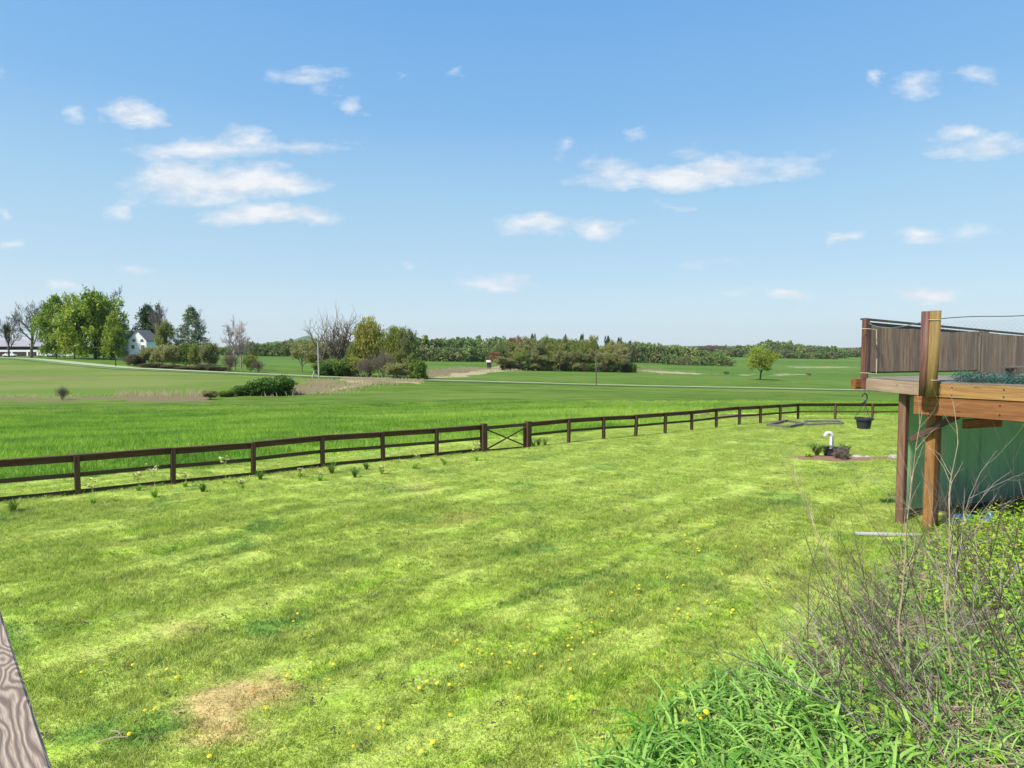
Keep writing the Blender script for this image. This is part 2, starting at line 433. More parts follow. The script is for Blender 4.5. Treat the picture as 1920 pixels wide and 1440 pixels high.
def ground_mat():
    m, t, b = newmat('ground')
    p = t.pos(); lawn = lawn_color(t); field = field_color(t)
    # far fields: softer, slightly different crops, past a mid field with painted tuft shade
    sp = t.new('ShaderNodeSeparateXYZ'); t.L.new(p, sp.inputs[0])
    far = t.mix(t.ramp(t.noise(t.mapping(p, scale=(.25, 1, 1)), .012, 3), .4, .6), (.075, .15, .018), (.115, .18, .03))
    field = t.mix(t.ramp(sp.outputs[1], 42, 72), field, t.mix(.70, field, (.03, .05, .005)))  # grass tufts thin out here, so their self-shadowing is darkened into the colour
    field = t.mix(t.ramp(sp.outputs[1], 150, 330), field, far)
    fx = t.noise(t.mapping(p, scale=(.22, 1, 1), loc=(5, 9, 0)), .55, 7, .75)
    field = t.mix(t.ramp(fx, .36, .52, .6, 0), field, (.035, .085, .012))
    field = t.mix(t.ramp(fx, .54, .68, 0, .5), field, (.18, .25, .05))
    nz = t.noise(p, .25, 4, .65); nm = t.noise(t.mapping(p, scale=(.3, 1, 1)), .9, 5, .7); nf = t.noise(p, 3, 4, .65)
    tanf = t.mix(t.ramp(t.noise(t.mapping(p, scale=(.3, 1, 1)), .06, 5, .65), .42, .6), (.115, .175, .028), (.165, .195, .048))
    def am(name, soft=.25, n=nz):
        return t.ramp(t.math('ADD', t.attr(name), t.math('MULTIPLY', t.math('ADD', t.math('SUBTRACT', n, .5), t.math('MULTIPLY', t.math('SUBTRACT', nm, .5), 1.1)), .9)), .5-soft, .5+soft)
    col = t.mix(am('lawn', .15), field, lawn)
    col = t.mix(am('tan'), col, tanf)
    col = t.mix(am('soil'), col, t.mix(nf, (.13, .105, .05), (.21, .17, .09)))
    col = t.mix(am('straw'), col, t.mix(nf, (.24, .21, .11), (.44, .38, .22)))
    col = t.mix(am('bankm', .2, nf), col, t.mix(nf, (.075, .05, .03), (.20, .145, .08)))
    t.L.new(col, b.inputs['Base Color']); b.inputs['Roughness'].default_value = .9; b.inputs['Specular IOR Level'].default_value = .1
    bp = t.new('ShaderNodeBump'); bp.inputs['Strength'].default_value = .6; bp.inputs['Distance'].default_value = .12
    t.L.new(t.noise(p, 2.5, 6, .7), bp.inputs['Height']); t.L.new(bp.outputs[0], b.inputs['Normal'])
    return m

M = {}
M['ground'] = ground_mat()
M['fence'] = wood('fence_wood', (.070, .034, .020), (.135, .070, .044), (.022, .012, .009), knots=.35, bump=.5)
M['fence_grey'] = wood('weathered_board', (.10, .085, .07), (.20, .18, .15), (.04, .035, .03), knots=.2)
M['redpost'] = wood('old_stained_post', (.10, .040, .028), (.24, .12, .085), (.035, .013, .010), knots=.2, fv=22, rough=.55)
M['yellowpost'] = wood('treated_pine', (.19, .125, .04), (.32, .215, .075), (.09, .04, .014), knots=.9, fv=18)
M['fascia'] = wood('fascia_pine', (.28, .145, .045), (.42, .24, .09), (.13, .055, .018), knots=.7, fv=20)
M['fascia_grey'] = wood('fascia_weathered', (.34, .235, .16), (.48, .34, .24), (.17, .10, .065), knots=.6, fv=16)
M['girder'] = wood('orange_girder', (.19, .075, .025), (.31, .135, .045), (.055, .020, .010), knots=.95, fv=14, knotscale=2.6)
M['postorange'] = wood('orange_post', (.24, .105, .030), (.38, .18, .055), (.09, .035, .012), knots=.6, fv=20)
M['postbrown'] = wood('brown_post', (.15, .075, .045), (.27, .15, .095), (.05, .022, .014), knots=.3, fv=22)
M['darkwood'] = wood('dark_brace', (.07, .042, .03), (.17, .10, .07), (.02, .012, .010), knots=.2)
M['deckfloor'] = wood('deck_boards', (.17, .145, .115), (.27, .235, .19), (.12, .10, .08), knots=.3)
M['cap'] = wood('rail_cap', (.06, .05, .045), (.14, .12, .10), (.03, .025, .02), knots=.1)
M['joist'] = wood('joists', (.10, .06, .035), (.16, .10, .06), (.04, .02, .01), knots=.3)
M['white'] = plain('white_plastic', (.62, .62, .60), .35, .05)
M['boardwhite'] = plain('worn_white_paint', (.40, .39, .36), .8, .3, 5)
M['black'] = plain('dark_plastic', (.022, .023, .027), .45, .3)
M['pot'] = plain('charcoal_pot', (.030, .032, .042), .4, .25)
M['wire'] = plain('wire', (.05, .05, .05), .5, .2, metal=.6)
M['tie'] = plain('pale_cord', (.65, .55, .40), .7, .2)
M['mesh'] = plain('netting_grey', (.14, .18, .17), .6, .2)
M['teal'] = plain('netting_teal', (.014, .075, .055), .55, .5, 30)
M['stone'] = plain('pale_rock', (.36, .32, .27), .9, .4, 9, bump=.6)
M['mulch'] = plain('red_mulch', (.22, .12, .075), .95, .7, 22, bump=1)
M['road'] = plain('pale_road', (.31, .34, .18), .9, .12, .4)
M['verge'] = plain('mown_verge', (.10, .17, .04), .9, .5, .6)
M['pole'] = wood('pole_wood', (.34, .31, .27), (.48, .44, .39), (.20, .17, .14), knots=0)
M['poledark'] = wood('pole_dark', (.09, .075, .06), (.15, .12, .10), (.05, .04, .03), knots=0)
M['siding'] = plain('white_siding', (.80, .80, .79), .6, .04, 2)
M['roof'] = plain('grey_shingles', (.17, .15, .15), .9, .25, 2)
M['palemetal'] = plain('pale_metal_roof', (.30, .27, .28), .5, .06, .3)
M['darkred'] = plain('dark_siding', (.055, .022, .022), .8, .3, 1)
M['glass'] = plain('dark_glass', (.03, .05, .05), .15, .3)
M['blue'] = plain('blue_tarp', (.02, .055, .17), .4, .5, 12)
M['cyan'] = plain('cyan_plastic', (.03, .14, .24), .35, .2, 12)
M['bark'] = plain('bark_grey', (.17, .135, .095), .95, .4, 3)
M['barktan'] = plain('bark_tan', (.25, .19, .155), .95, .35, 3)
M['barkdark'] = plain('bark_dark', (.045, .036, .03), .95, .4, 3)
M['barkpink'] = plain('bark_pinkgrey', (.30, .24, .22), .95, .3, 3)
M['stem'] = plain('bare_stem_grey', (.075, .055, .045), .7, .9, 5)
M['stemlight'] = plain('bare_stem_pale', (.34, .27, .24), .8, .6, 7)
M['stemtan'] = plain('bare_stem_tan', (.42, .30, .20), .8, .4, 9)
M['litter'] = plain('dead_litter', (.34, .25, .17), .95, .7, 7)
M['yellow'] = plain('dandelion_yellow', (.75, .58, .02), .7, .12, 60)
M['steel'] = plain('galvanised', (.5, .5, .5), .4, .1, metal=.8)
M['maple'] = leafmat('leaf_maple', (.065, .15, .015), (.42, .52, .06))
M['conifer'] = leafmat('leaf_pine', (.025, .065, .02), (.09, .15, .045), trans=.15)
M['poplar'] = leafmat('leaf_poplar', (.10, .16, .06), (.40, .45, .26))
M['willow'] = leafmat('leaf_willow', (.15, .18, .03), (.42, .42, .09))
M['olive'] = leafmat('leaf_olive', (.12, .16, .035), (.31, .35, .09), objvar=.15)
M['budtan'] = leafmat('leaf_bud_tan', (.17, .175, .055), (.38, .39, .14), objvar=.12)
M['budgreen'] = leafmat('leaf_bud_green', (.13, .18, .03), (.33, .38, .07), objvar=.2)
M['budred'] = leafmat('leaf_bud_red', (.24, .09, .055), (.38, .20, .10))
M['yellowgreen'] = leafmat('leaf_yellowgreen', (.30, .35, .03), (.56, .58, .10))
M['bushgreen'] = leafmat('leaf_bush', (.05, .115, .015), (.20, .31, .05))
M['bushdark'] = leafmat('leaf_bush_dark', (.085, .075, .04), (.21, .18, .09))
M['farleaf'] = leafmat('leaf_far', (.085, .15, .035), (.27, .36, .11), objvar=.22, pos_scale=.05, attr='tint')
M['fargrey'] = leafmat('leaf_far_brown', (.11, .10, .045), (.24, .21, .10), objvar=.5, pos_scale=.05, attr='tint')
M['longgrass'] = leafmat('leaf_long_grass', (.09, .25, .018), (.40, .60, .13), rough=.6, trans=.3, pos_scale=1.2)
M['weed'] = leafmat('leaf_weed', (.12, .30, .018), (.40, .60, .05), rough=.5, pos_scale=2)
M['weedyellow'] = leafmat('leaf_weed_yellow', (.34, .38, .015), (.62, .56, .02), pos_scale=3)
M['shrubmauve'] = leafmat('leaf_lavender', (.17, .13, .115), (.32, .26, .22))

def green_wall_mat():
    m, t, b = newmat('green_wall')
    p = t.pos(); n = t.noise(p, 1.3, 5, .6); sp = t.new('ShaderNodeSeparateXYZ'); t.L.new(p, sp.inputs[0])
    col = t.mix(t.ramp(n, .3, .7), (.29, .64, .28), (.36, .70, .37))
    dirt = t.ramp(t.math('ADD', sp.outputs[2], t.math('MULTIPLY', t.math('SUBTRACT', n, .5), .9)), .15, 1.1, .75, 0)
    col = t.mix(dirt, col, (.30, .36, .27))
    stn = t.noise(t.mapping(p, scale=(5, 5, .5)), 1, 5, .7)
    col = t.mix(t.ramp(stn, .5, .72, 0, .45), col, (.10, .20, .10))
    col = t.mix(t.ramp(t.noise(t.mapping(p, scale=(9, 9, 7)), 1, 4, .7), .6, .72, 0, .4), col, (.42, .52, .40))
    t.L.new(col, b.inputs['Base Color']); b.inputs['Roughness'].default_value = .7
    return m
M['greenwall'] = green_wall_mat()
def reed_mat():
    m, t, b = newmat('reed_screen')
    uv = t.new('ShaderNodeTexCoord').outputs['UV']
    g = t.noise(t.mapping(uv, scale=(55, 1.5, 1)), 1, 4, .7); g2 = t.noise(t.mapping(uv, scale=(9, .6, 1)), 1, 3)
    g3 = t.noise(t.mapping(uv, scale=(120, 9, 1)), 1, 4, .7)
    col = t.mix(t.ramp(g, .3, .7), (.10, .065, .042), (.27, .19, .13))
    col = t.mix(t.ramp(g2, .45, .7, 0, .5), col, (.36, .26, .17))
    col = t.mix(t.ramp(g3, .55, .75, 0, .6), col, (.07, .045, .03))
    t.L.new(col, b.inputs['Base Color']); b.inputs['Roughness'].default_value = .85
    bp = t.new('ShaderNodeBump'); bp.inputs['Strength'].default_value = .8; bp.inputs['Distance'].default_value = .01
    t.L.new(g, bp.inputs['Height']); t.L.new(bp.outputs[0], b.inputs['Normal'])
    return m
M['reed'] = reed_mat()
def handrail_mat():
    m, t, b = newmat('weathered_handrail')
    uv = t.new('ShaderNodeTexCoord').outputs['UV']
    # knots bend the grain: rings around them, flowing lines elsewhere
    vn = t.new('ShaderNodeTexVoronoi'); t.put(vn.inputs['Vector'], t.mapping(uv, scale=(3.6, 7, 1), loc=(.3, .2, 0))); vn.inputs['Scale'].default_value = 1
    k = t.ramp(vn.outputs['Distance'], .0, .62, 1, 0)
    sp = t.new('ShaderNodeSeparateXYZ'); t.L.new(uv, sp.inputs[0])
    wv = t.noise(t.mapping(uv, scale=(1.5, 7, 1)), 1, 3, .55)
    ph = t.math('ADD', t.math('MULTIPLY', sp.outputs[1], 52), t.math('ADD', t.math('MULTIPLY', wv, 8), t.math('MULTIPLY', k, 4.6)))
    tri = t.math('ABSOLUTE', t.math('SUBTRACT', t.math('FRACT', ph), .5))
    fin = t.noise(t.mapping(uv, scale=(14, 260, 1)), 1, 3, .6)
    col = t.mix(t.ramp(tri, .06, .42), (.16, .112, .082), (.41, .315, .235))
    col = t.mix(t.ramp(wv, .5, .75, 0, .6), col, (.13, .085, .075))
    col = t.mix(t.ramp(fin, .42, .7, 0, .6), col, (.13, .095, .075))
    col = t.mix(t.ramp(vn.outputs['Distance'], .05, .11, .9, 0), col, (.05, .025, .02))
    t.L.new(col, b.inputs['Base Color']); b.inputs['Roughness'].default_value = .8
    bp = t.new('ShaderNodeBump'); bp.inputs['Strength'].default_value = .7; bp.inputs['Distance'].default_value = .004
    t.L.new(tri, bp.inputs['Height']); t.L.new(bp.outputs[0], b.inputs['Normal'])
    return m
M['handrail'] = handrail_mat()

def grass_mat(name, colfn, tip=(.55, .58, .17), tipf=.32, trans=.35):
    m, t, b = newmat(name)
    col = colfn(t); g = t.new('ShaderNodeNewGeometry'); r = g.outputs['Random Per Island']
    col = t.mix(t.ramp(r, .55, 1, 0, tipf*2), col, tip)
    col = t.mix(t.ramp(r, 0, .26, .6, 0), col, t.mix(.4, col, (.02, .06, .01)))
    t.L.new(col, b.inputs['Base Color']); b.inputs['Roughness'].default_value = .55; b.inputs['Specular IOR Level'].default_value = .25
    tr = t.new('ShaderNodeBsdfTranslucent'); t.L.new(col, tr.inputs[0])
    mx = t.new('ShaderNodeMixShader'); mx.inputs[0].default_value = trans
    t.L.new(b.outputs[0], mx.inputs[1]); t.L.new(tr.outputs[0], mx.inputs[2]); t.L.new(mx.outputs[0], t.N['Material Output'].inputs[0])
    return m
M['lawngrass'] = grass_mat('lawn_grass', lawn_color, trans=.45)
M['fieldgrass'] = grass_mat('field_grass', field_color, tip=(.26, .44, .07), tipf=.25)

# ------------------------------------------------------------------ ground sheet
def inpoly(px, py, poly):
    ins = np.zeros(px.shape, bool); n = len(poly)
    for i in range(n):
        x1, y1 = poly[i]; x2, y2 = poly[(i+1) % n]
        c = ((y1 > py) != (y2 > py)) & (px < (x2-x1)*(py-y1)/((y2-y1) if y2 != y1 else 1e-9)+x1)
        ins ^= c
    return ins
def project(X, Y, Z):
    c, s_ = math.cos(PITCH), math.sin(PITCH); dz = Z-H
    fwd = Y*c - dz*s_; up = Y*s_ + dz*c
    fwd = np.maximum(fwd, 1e-3)
    return 960+F*X/fwd, 720-F*up/fwd
def build_ground():
    uu = np.concatenate([np.linspace(-1.45, -.9, 60, endpoint=False), np.linspace(-.9, .9, 460), np.linspace(.9, 1.6, 70)[1:]])
    dd = np.concatenate([np.linspace(1.0, 4, 16, endpoint=False), np.geomspace(4, 700, 560, endpoint=False), np.geomspace(700, 5200, 60)])
    U, D = np.meshgrid(uu, dd, indexing='ij'); X = U*D; Y = D
    Z = ground_z(X, Y); px, py = project(X, Y, Z)
    s = beyond(X, Y)
    lawn = np.clip(.5 + (2.6-s)*.9, 0, 1)*(Y < 60)
    tan = np.zeros_like(X); soil = tan.copy(); straw = tan.copy()
    far = (Y > 60)
    jx = 7*np.sin(X*.23+Y*.11)+4*np.sin(X*.61-Y*.37); jy = (1.3*np.sin(X*.31+Y*.19+2)+.9*np.sin(X*.83-Y*.29)+.6*np.sin(X*2.1+Y))*np.clip((py-680)/40, .25, 1)
    px = px+jx; py = py+jy
    def reg(a, polys, v=1.0):
        for q in polys: a[inpoly(px, py, q) & far] = v
    reg(tan, [[(-900,676),(30,676),(150,687),(435,704),(560,710),(585,714),(560,724),(430,724),(380,738),(0,746),(-900,746)]])
    reg(soil, [[(-900,694),(0,697),(60,700),(200,708),(190,712),(60,714),(-900,716)], [(200,706),(330,708),(480,713),(330,712)]], .42)
    reg(soil, [
               [(580,710),(625,712),(640,722),(600,728),(575,722)], [(-300,747),(240,745),(240,751),(-300,751)], [(470,735),(560,722),(600,726),(560,740),(500,744)],
               [(805,692),(870,690),(915,691),(900,698),(840,706),(798,708)], [(240,741),(390,739),(400,752),(240,753)]])
    reg(straw, [[(562,739),(590,735),(622,729),(665,721),(700,715),(745,711),(735,715),(690,721),(640,730),(600,738)],
                [(640,709),(790,712),(780,718),(655,716)],
                [(808,708),(860,700),(905,694),(925,689),(1005,691),(960,695),(910,700),(860,708)],
                [(925,686),(990,690),(1010,694),(930,691)], [(1165,692),(1260,696),(1345,702),(1240,700)],
                ])
    reg(straw, [[(1380,701),(1420,701),(1420,704),(1380,704)], [(1480,687),(1600,687),(1600,690),(1480,690)], [(1450,700),(1540,702),(1450,705)]], .55)
    # brown soil behind the far run of fence
    e = ((X-ray(1372, 790)[0]*38.5)/3.6)**2 + ((Y-39)/1.6)**2
    soil[(e < 1)] = 1
    for a in (tan, soil, straw):
        b = a.copy(); b[1:-1, 1:-1] = (a[:-2, 1:-1]+a[2:, 1:-1]+a[1:-1, :-2]+a[1:-1, 2:]+2*a[1:-1, 1:-1])/6; a[:] = b
    t_ = bank(X, Y); bankm = np.clip(t_*1.2, 0, 1)*(Y < 15)*(Y > 1)
    n, m = U.shape
    V = np.stack([X, Y, Z], -1).reshape(-1, 3)
    idx = np.arange(n*m).reshape(n, m)
    Fq = np.stack([idx[:-1, :-1], idx[1:, :-1], idx[1:, 1:], idx[:-1, 1:]], -1).reshape(-1, 4)
    # skirt behind and beside the camera so that the sheet is complete
    me = arr_mesh('ground', V, Fq, attrs=dict(lawn=lawn.ravel(), tan=tan.ravel(), soil=soil.ravel(), straw=straw.ravel(), bankm=bankm.ravel()), smooth_=True)
    o = link('ground', me, M['ground']); tag(o, kind='structure')
build_ground()
def near_sheet():
    # the yard on behind the viewer, stitched just under the main sheet
    xs = np.linspace(-60, 60, 61); ys = np.concatenate([np.linspace(-60, 1.2, 30)])
    X, Y = np.meshgrid(xs, ys, indexing='ij'); Z = np.full_like(X, 0) + ground_z(X, np.full_like(Y, 1.2))*0 - .03
    idx = np.arange(X.size).reshape(X.shape)
    Fq = np.stack([idx[:-1, :-1], idx[1:, :-1], idx[1:, 1:], idx[:-1, 1:]], -1).reshape(-1, 4)
    me = arr_mesh('yard', np.stack([X, Y, Z], -1).reshape(-1, 3), Fq, attrs=dict(lawn=np.ones(X.size), tan=np.zeros(X.size), soil=np.zeros(X.size), straw=np.zeros(X.size), bankm=np.zeros(X.size)))
    tag(link('yard', me, M['ground']), kind='structure')
near_sheet()

# road
def ribbon(name, pts, w, lift, m, nsub=12):
    pts = [Vector((x, y, 0)) for x, y in pts]; out = []
    for i in range(len(pts)-1):
        for k in range(nsub): out.append(pts[i].lerp(pts[i+1], k/nsub))
    out.append(pts[-1])
    for _ in range(12):
        out = [out[0]]+[(out[i-1]+out[i]*2+out[i+1])/4 for i in range(1, len(out)-1)]+[out[-1]]
    mb = MB(); n = 0; ac = 5
    for i, p in enumerate(out):
        d = (out[min(i+1, len(out)-1)]-out[max(i-1, 0)]).normalized(); sd_ = Vector((d.y, -d.x, 0))
        for k in range(ac):
            q = p+sd_*w*(k/(ac-1)-.5); mb.v.append(Vector((q.x, q.y, gz(q.x, q.y)+lift)))
        if i:
            for k in range(ac-1):
                a = (i-1)*ac+k; mb.face((a, a+1, a+ac+1, a+ac), [(0, 0)]*4)
    o = mb.build(name, m, smooth_=True); return tag(o, kind='structure')
rp = [(px, Y) for px, Y in ((-420, 330), (-150, 300), (40, 250), (150, 200), (250, 178), (435, 166), (600, 161), (800, 160), (960, 160), (1120, 161), (1425, 168), (1600, 172), (1750, 175), (2100, 180), (2500, 185))]
rw = [((px-960)/F*Y, Y) for px, Y in rp]
ribbon('road', rw, 4.4, .16, M['road'])
ribbon('road_verge', [(x-.3, y-4.6) for x, y in rw], 3.0, .10, M['verge'])

# ------------------------------------------------------------------ grass
def grass_patch(name, n, rad, hmin, hmax, wd, seed, lean=.5, m=None):
    rg = np.random.default_rng(seed)
    r = rad*np.sqrt(rg.random(n))*(.75+.35*rg.random(n)); a = rg.random(n)*2*np.pi
    bx, by = r*np.cos(a), r*np.sin(a); h = hmin+(hmax-hmin)*rg.random(n)**1.3
    la = rg.random(n)*2*np.pi; ln = h*lean*rg.random(n)*1.3
    # most blades belong to small tufts and splay outwards from them
    nc = max(6, int(n/16)); k = rg.integers(0, nc, n); cr_ = rad*np.sqrt(rg.random(nc)); ca = rg.random(nc)*2*np.pi; ch = .6+.8*rg.random(nc)
    ti = rg.random(n) < .5; ox, oy = rg.normal(0, rad*.05, n), rg.normal(0, rad*.05, n)
    bx = np.where(ti, cr_[k]*np.cos(ca[k])+ox, bx); by = np.where(ti, cr_[k]*np.sin(ca[k])+oy, by)
    la = np.where(ti, np.arctan2(oy, ox)+rg.normal(0, .5, n), la); h = np.where(ti, h*ch[k]*1.15, h*.8); ln = np.where(ti, h*lean*.8, ln)
    wa = rg.random(n)*np.pi; wx, wy = np.cos(wa)*wd/2, np.sin(wa)*wd/2
    z0 = np.zeros(n)-.01
    def pt(x, y, z): return np.stack([x, y, z], -1)
    mx_, my_ = bx+np.cos(la)*ln*.35, by+np.sin(la)*ln*.35
    V = np.stack([pt(bx-wx, by-wy, z0), pt(bx+wx, by+wy, z0), pt(mx_+wx*.8, my_+wy*.8, h*.6), pt(mx_-wx*.8, my_-wy*.8, h*.6),
                  pt(bx+np.cos(la)*ln-wx*.1, by+np.sin(la)*ln-wy*.1, h), pt(bx+np.cos(la)*ln+wx*.1, by+np.sin(la)*ln+wy*.1, h)], 1).reshape(-1, 3)
    i = np.arange(n)[:, None]*6
    Fq = np.concatenate([i+np.array([[0, 1, 2, 3]]), i+np.array([[3, 2, 5, 4]])], 0)
    me = arr_mesh(name, V, Fq); me.materials.append(m)
    return bpy.data.objects.new(name, me)       # never linked: only the source of the stuff below
def scatter(name, pts, srcs, label, cat):
    pts = np.asarray(pts)                        # x, y, z, rot, scale xy, scale z
    me = arr_mesh(name, pts[:, :3], [], attrs=dict(rz=pts[:, 3], sx=pts[:, 4], sz=pts[:, 5], pick=np.arange(len(pts)) % len(srcs)))
    o = link(name, me, None)
    ng = bpy.data.node_groups.new(name, 'GeometryNodeTree')
    ng.interface.new_socket('Geometry', in_out='INPUT', socket_type='NodeSocketGeometry')
    ng.interface.new_socket('Geometry', in_out='OUTPUT', socket_type='NodeSocketGeometry')
    N, L = ng.nodes, ng.links
    gi = N.new('NodeGroupInput'); go = N.new('NodeGroupOutput'); g2i = N.new('GeometryNodeGeometryToInstance')
    for s_ in reversed(srcs):
        oi = N.new('GeometryNodeObjectInfo'); oi.inputs['Object'].default_value = s_; L.new(oi.outputs['Geometry'], g2i.inputs[0])
    m2p = N.new('GeometryNodeMeshToPoints'); L.new(gi.outputs[0], m2p.inputs[0])
    iop = N.new('GeometryNodeInstanceOnPoints'); L.new(m2p.outputs[0], iop.inputs['Points']); L.new(g2i.outputs[0], iop.inputs['Instance'])
    iop.inputs['Pick Instance'].default_value = True
    def at(nm, typ='FLOAT'):
        n = N.new('GeometryNodeInputNamedAttribute'); n.data_type = typ; n.inputs[0].default_value = nm; return n.outputs[0]
    L.new(at('pick'), iop.inputs['Instance Index'])
    cr = N.new('ShaderNodeCombineXYZ'); L.new(at('rz'), cr.inputs[2]); L.new(cr.outputs[0], iop.inputs['Rotation'])
    cs = N.new('ShaderNodeCombineXYZ'); sx = at('sx'); L.new(sx, cs.inputs[0]); L.new(sx, cs.inputs[1]); L.new(at('sz'), cs.inputs[2]); L.new(cs.outputs[0], iop.inputs['Scale'])
    L.new(iop.outputs[0], go.inputs[0])
    md = o.modifiers.new('scatter', 'NODES'); md.node_group = ng
    tag(o, label, cat, kind='stuff'); return o
rg = np.random.default_rng(5)
WALL0 = (7.95, 12.9)
def jgrid(y0, y1, sp, umax=.86):
    out = []
    for y in np.arange(y0, y1, sp):
        X = np.arange(-umax*y-1, umax*y+1, sp); n = len(X)
        out.append(np.stack([X+rg.uniform(-.5, .5, n)*sp, y+rg.uniform(-.5, .5, n)*sp], -1))
    return np.concatenate(out)
def inst_points(xy, s0, s1, zs):
    z = ground_z(xy[:, 0], xy[:, 1]); n = len(xy)
    nz = .5+.28*np.sin(xy[:, 0]*1.7+np.sin(xy[:, 1]*1.3)*1.5)+.28*np.sin(xy[:, 1]*2.1+np.sin(xy[:, 0]*.9)*2)
    return np.column_stack([xy, z, rg.random(n)*6.28, rg.uniform(s0, s1, n), zs*(.55+.75*nz)*rg.uniform(.8, 1.2, n)])
lp = [grass_patch('lawn_patch', 680, .42, .020, .056, .0068, i, 1.25, M['lawngrass']) for i in range(4)]
a = jgrid(4.2, 14, .36); b = jgrid(14, 39, .55)
pa = inst_points(a, .95, 1.15, 1.0); pb = inst_points(b, 1.35, 1.6, .8)
pp = np.concatenate([pa, pb]); s = beyond(pp[:, 0], pp[:, 1]); t_ = bank(pp[:, 0], pp[:, 1])
mul = (((pp[:, 0]-ray(1585, 850)[0]*21.6)/2.4)**2 + ((pp[:, 1]-21.2)/.75)**2) < 1
bare = np.hypot(pp[:, 0]-BARE[0], pp[:, 1]-BARE[1]) < .45
pp[bare, 5] *= .4
keep = (s < 2.4) & ((t_ < .5) | (pp[:, 1] > 14)) & ~mul & ~((pp[:, 0] > 7.7) & (pp[:, 1] > 12.6) & (pp[:, 1]-12.6 < (pp[:, 0]-7.7)*1.1))
scatter('lawn_grass', pp[keep], lp, 'short mown lawn grass covering the whole fenced yard', 'grass')
fp = [grass_patch('field_patch', 420, .8, .08, .24, .014, 20+i, .5, M['fieldgrass']) for i in range(4)]
c = jgrid(13, 85, .85, .84); pc = inst_points(c, 1, 1.25, 1)
s = beyond(pc[:, 0], pc[:, 1]); e = ((pc[:, 0]-ray(1372, 790)[0]*38.5)/3.6)**2 + ((pc[:, 1]-39)/1.6)**2
pc = pc[(s > 2.9) & (e > 1) & (rg.random(len(pc)) > (pc[:, 1]-45)/42)]
scatter('field_grass', pc, fp, 'taller green crop grass in the field beyond the fence', 'grass')

# ------------------------------------------------------------------ fence
POSTH, PW = .93, .115
def on(p, dz=0): return Vector((p[0], p[1], gz(*p)+dz))
def run(root, pts, top_m=M['fence'], kick=True):
    for i in range(len(pts)-1):
        a_, b_ = on(pts[i]), on(pts[i+1]); L = Vector((0, 0, 1)); a_.z += random.uniform(-.012, .012); b_.z += random.uniform(-.012, .012)
        n = (b_-a_).cross(L).normalized()
        if n.y > 0: n = -n                       # rails nailed on the far side of the posts
        off = -n*(PW/2+.018)*1.0
        o0, o1 = a_+off, b_+off
        g = (b_-a_).normalized()*.004
        mb = MB(); mb.beam(o0+L*(POSTH-.075)+g, o1+L*(POSTH-.075)-g, .035, .14); mb.build('rail', M['fence'], root)
        mb = MB(); mb.beam(o0+L*.47+g, o1+L*.47-g, .035, .10); mb.build('rail', M['fence'], root)
        if kick:
            mb = MB(); mb.beam(o0+L*.05+g, o1+L*.05-g, .035, .12); mb.build('kickboard', M['fence'], root)
        mb = MB(); mb.beam(a_+L*(POSTH+.017)-n*.03+g, b_+L*(POSTH+.017)-n*.03-g, .15, .032); mb.build('cap_board', M['fence'], root)
def posts(root, pts, w=PW, h=POSTH):
    for p in pts:
        b_ = on(p); mb = MB(); mb.beam(b_-Vector((0, 0, .2)), b_+Vector((random.uniform(-.03, .03), random.uniform(-.03, .03), h)), w, w, up=(.65, -.76, 0)); mb.build('post', M['fence'], root)
random.seed(3)
r = tag(empty('board_fence', on(FL[0])), 'dark brown board fence left of the gate with weeds along its foot', 'fence')
def abs_children(root):
    for ch in root.children: ch.matrix_parent_inverse = root.matrix_world.inverted()
def settle(root):
    inv = Matrix.Translation(-root.location)
    for ch in root.children: ch.matrix_parent_inverse = inv
run(r, FL); posts(r, FL[:-1]); settle(r)
r = tag(empty('board_fence', on(FR[0])), 'dark brown board fence from the gate to the far corner and behind the deck', 'fence')
run(r, [G2]+FR+FS, kick=False); posts(r, FR+FS); settle(r)
# gate with its two thick posts
g1, g2 = on(G1), on(G2)
r = tag(empty('garden_gate', g1), 'brown wooden gate with crossed braces between two thick posts', 'gate')
Z = Vector((0, 0, 1))
for p in (g1, g2):
    mb = MB(); mb.beam(p-Z*.2, p+Z*1.02, .21, .21, up=(.65, -.76, 0)); mb.build('gate_post', M['fence'], r)
d = (g2-g1).normalized(); ga, gb = g1+d*.13, g2-d*.13
mb = MB(); mb.beam(ga+Z*.86, gb+Z*.90, .04, .12); mb.build('top_bar', M['fence'], r)
n = d.cross(Z).normalized()
mb = MB(); mb.beam(ga+Z*.80, gb+Z*.09, .03, .05); mb.build('cross_brace', M['fence'], r)
mb = MB(); mb.beam(ga+Z*.09+n*.035, gb+Z*.80+n*.035, .03, .05); mb.build('cross_brace', M['fence'], r)
mb = MB(); mb.beam(gb+Z*.05-d*.05, gb+Z*.84-d*.05, .05, .09, up=tuple(d)); mb.build('stile', M['fence'], r)
mb = MB(); mb.beam(ga+Z*.04, gb+Z*.04, .03, .06); mb.build('bottom_bar', M['fence'], r)
settle(r)

# raised bed frames by the corner
def frame(label, quad, hgt):
    r = tag(empty('garden_bed', on(quad[0])), label, 'garden bed')
    for i in range(len(quad)):
        a_, b_ = on(quad[i], hgt/2), on(quad[(i+1) % len(quad)], hgt/2)
        mb = MB(); mb.beam(a_, b_, .14, hgt); mb.build('timber', M['fence_grey'], r)
    settle(r)
def at(px, Y): return ((px-960)/F*Y, Y)
frame('weathered timber bed frame on the lawn nearest the fence corner', [at(1442, 32.6), at(1480, 31.6), at(1508, 33.4), at(1478, 35.4)], .15)
frame('low weathered timber bed frame to the right of the corner frame', [at(1512, 33.2), at(1583, 33.5), at(1576, 34.8), at(1512, 34.8)], .12)

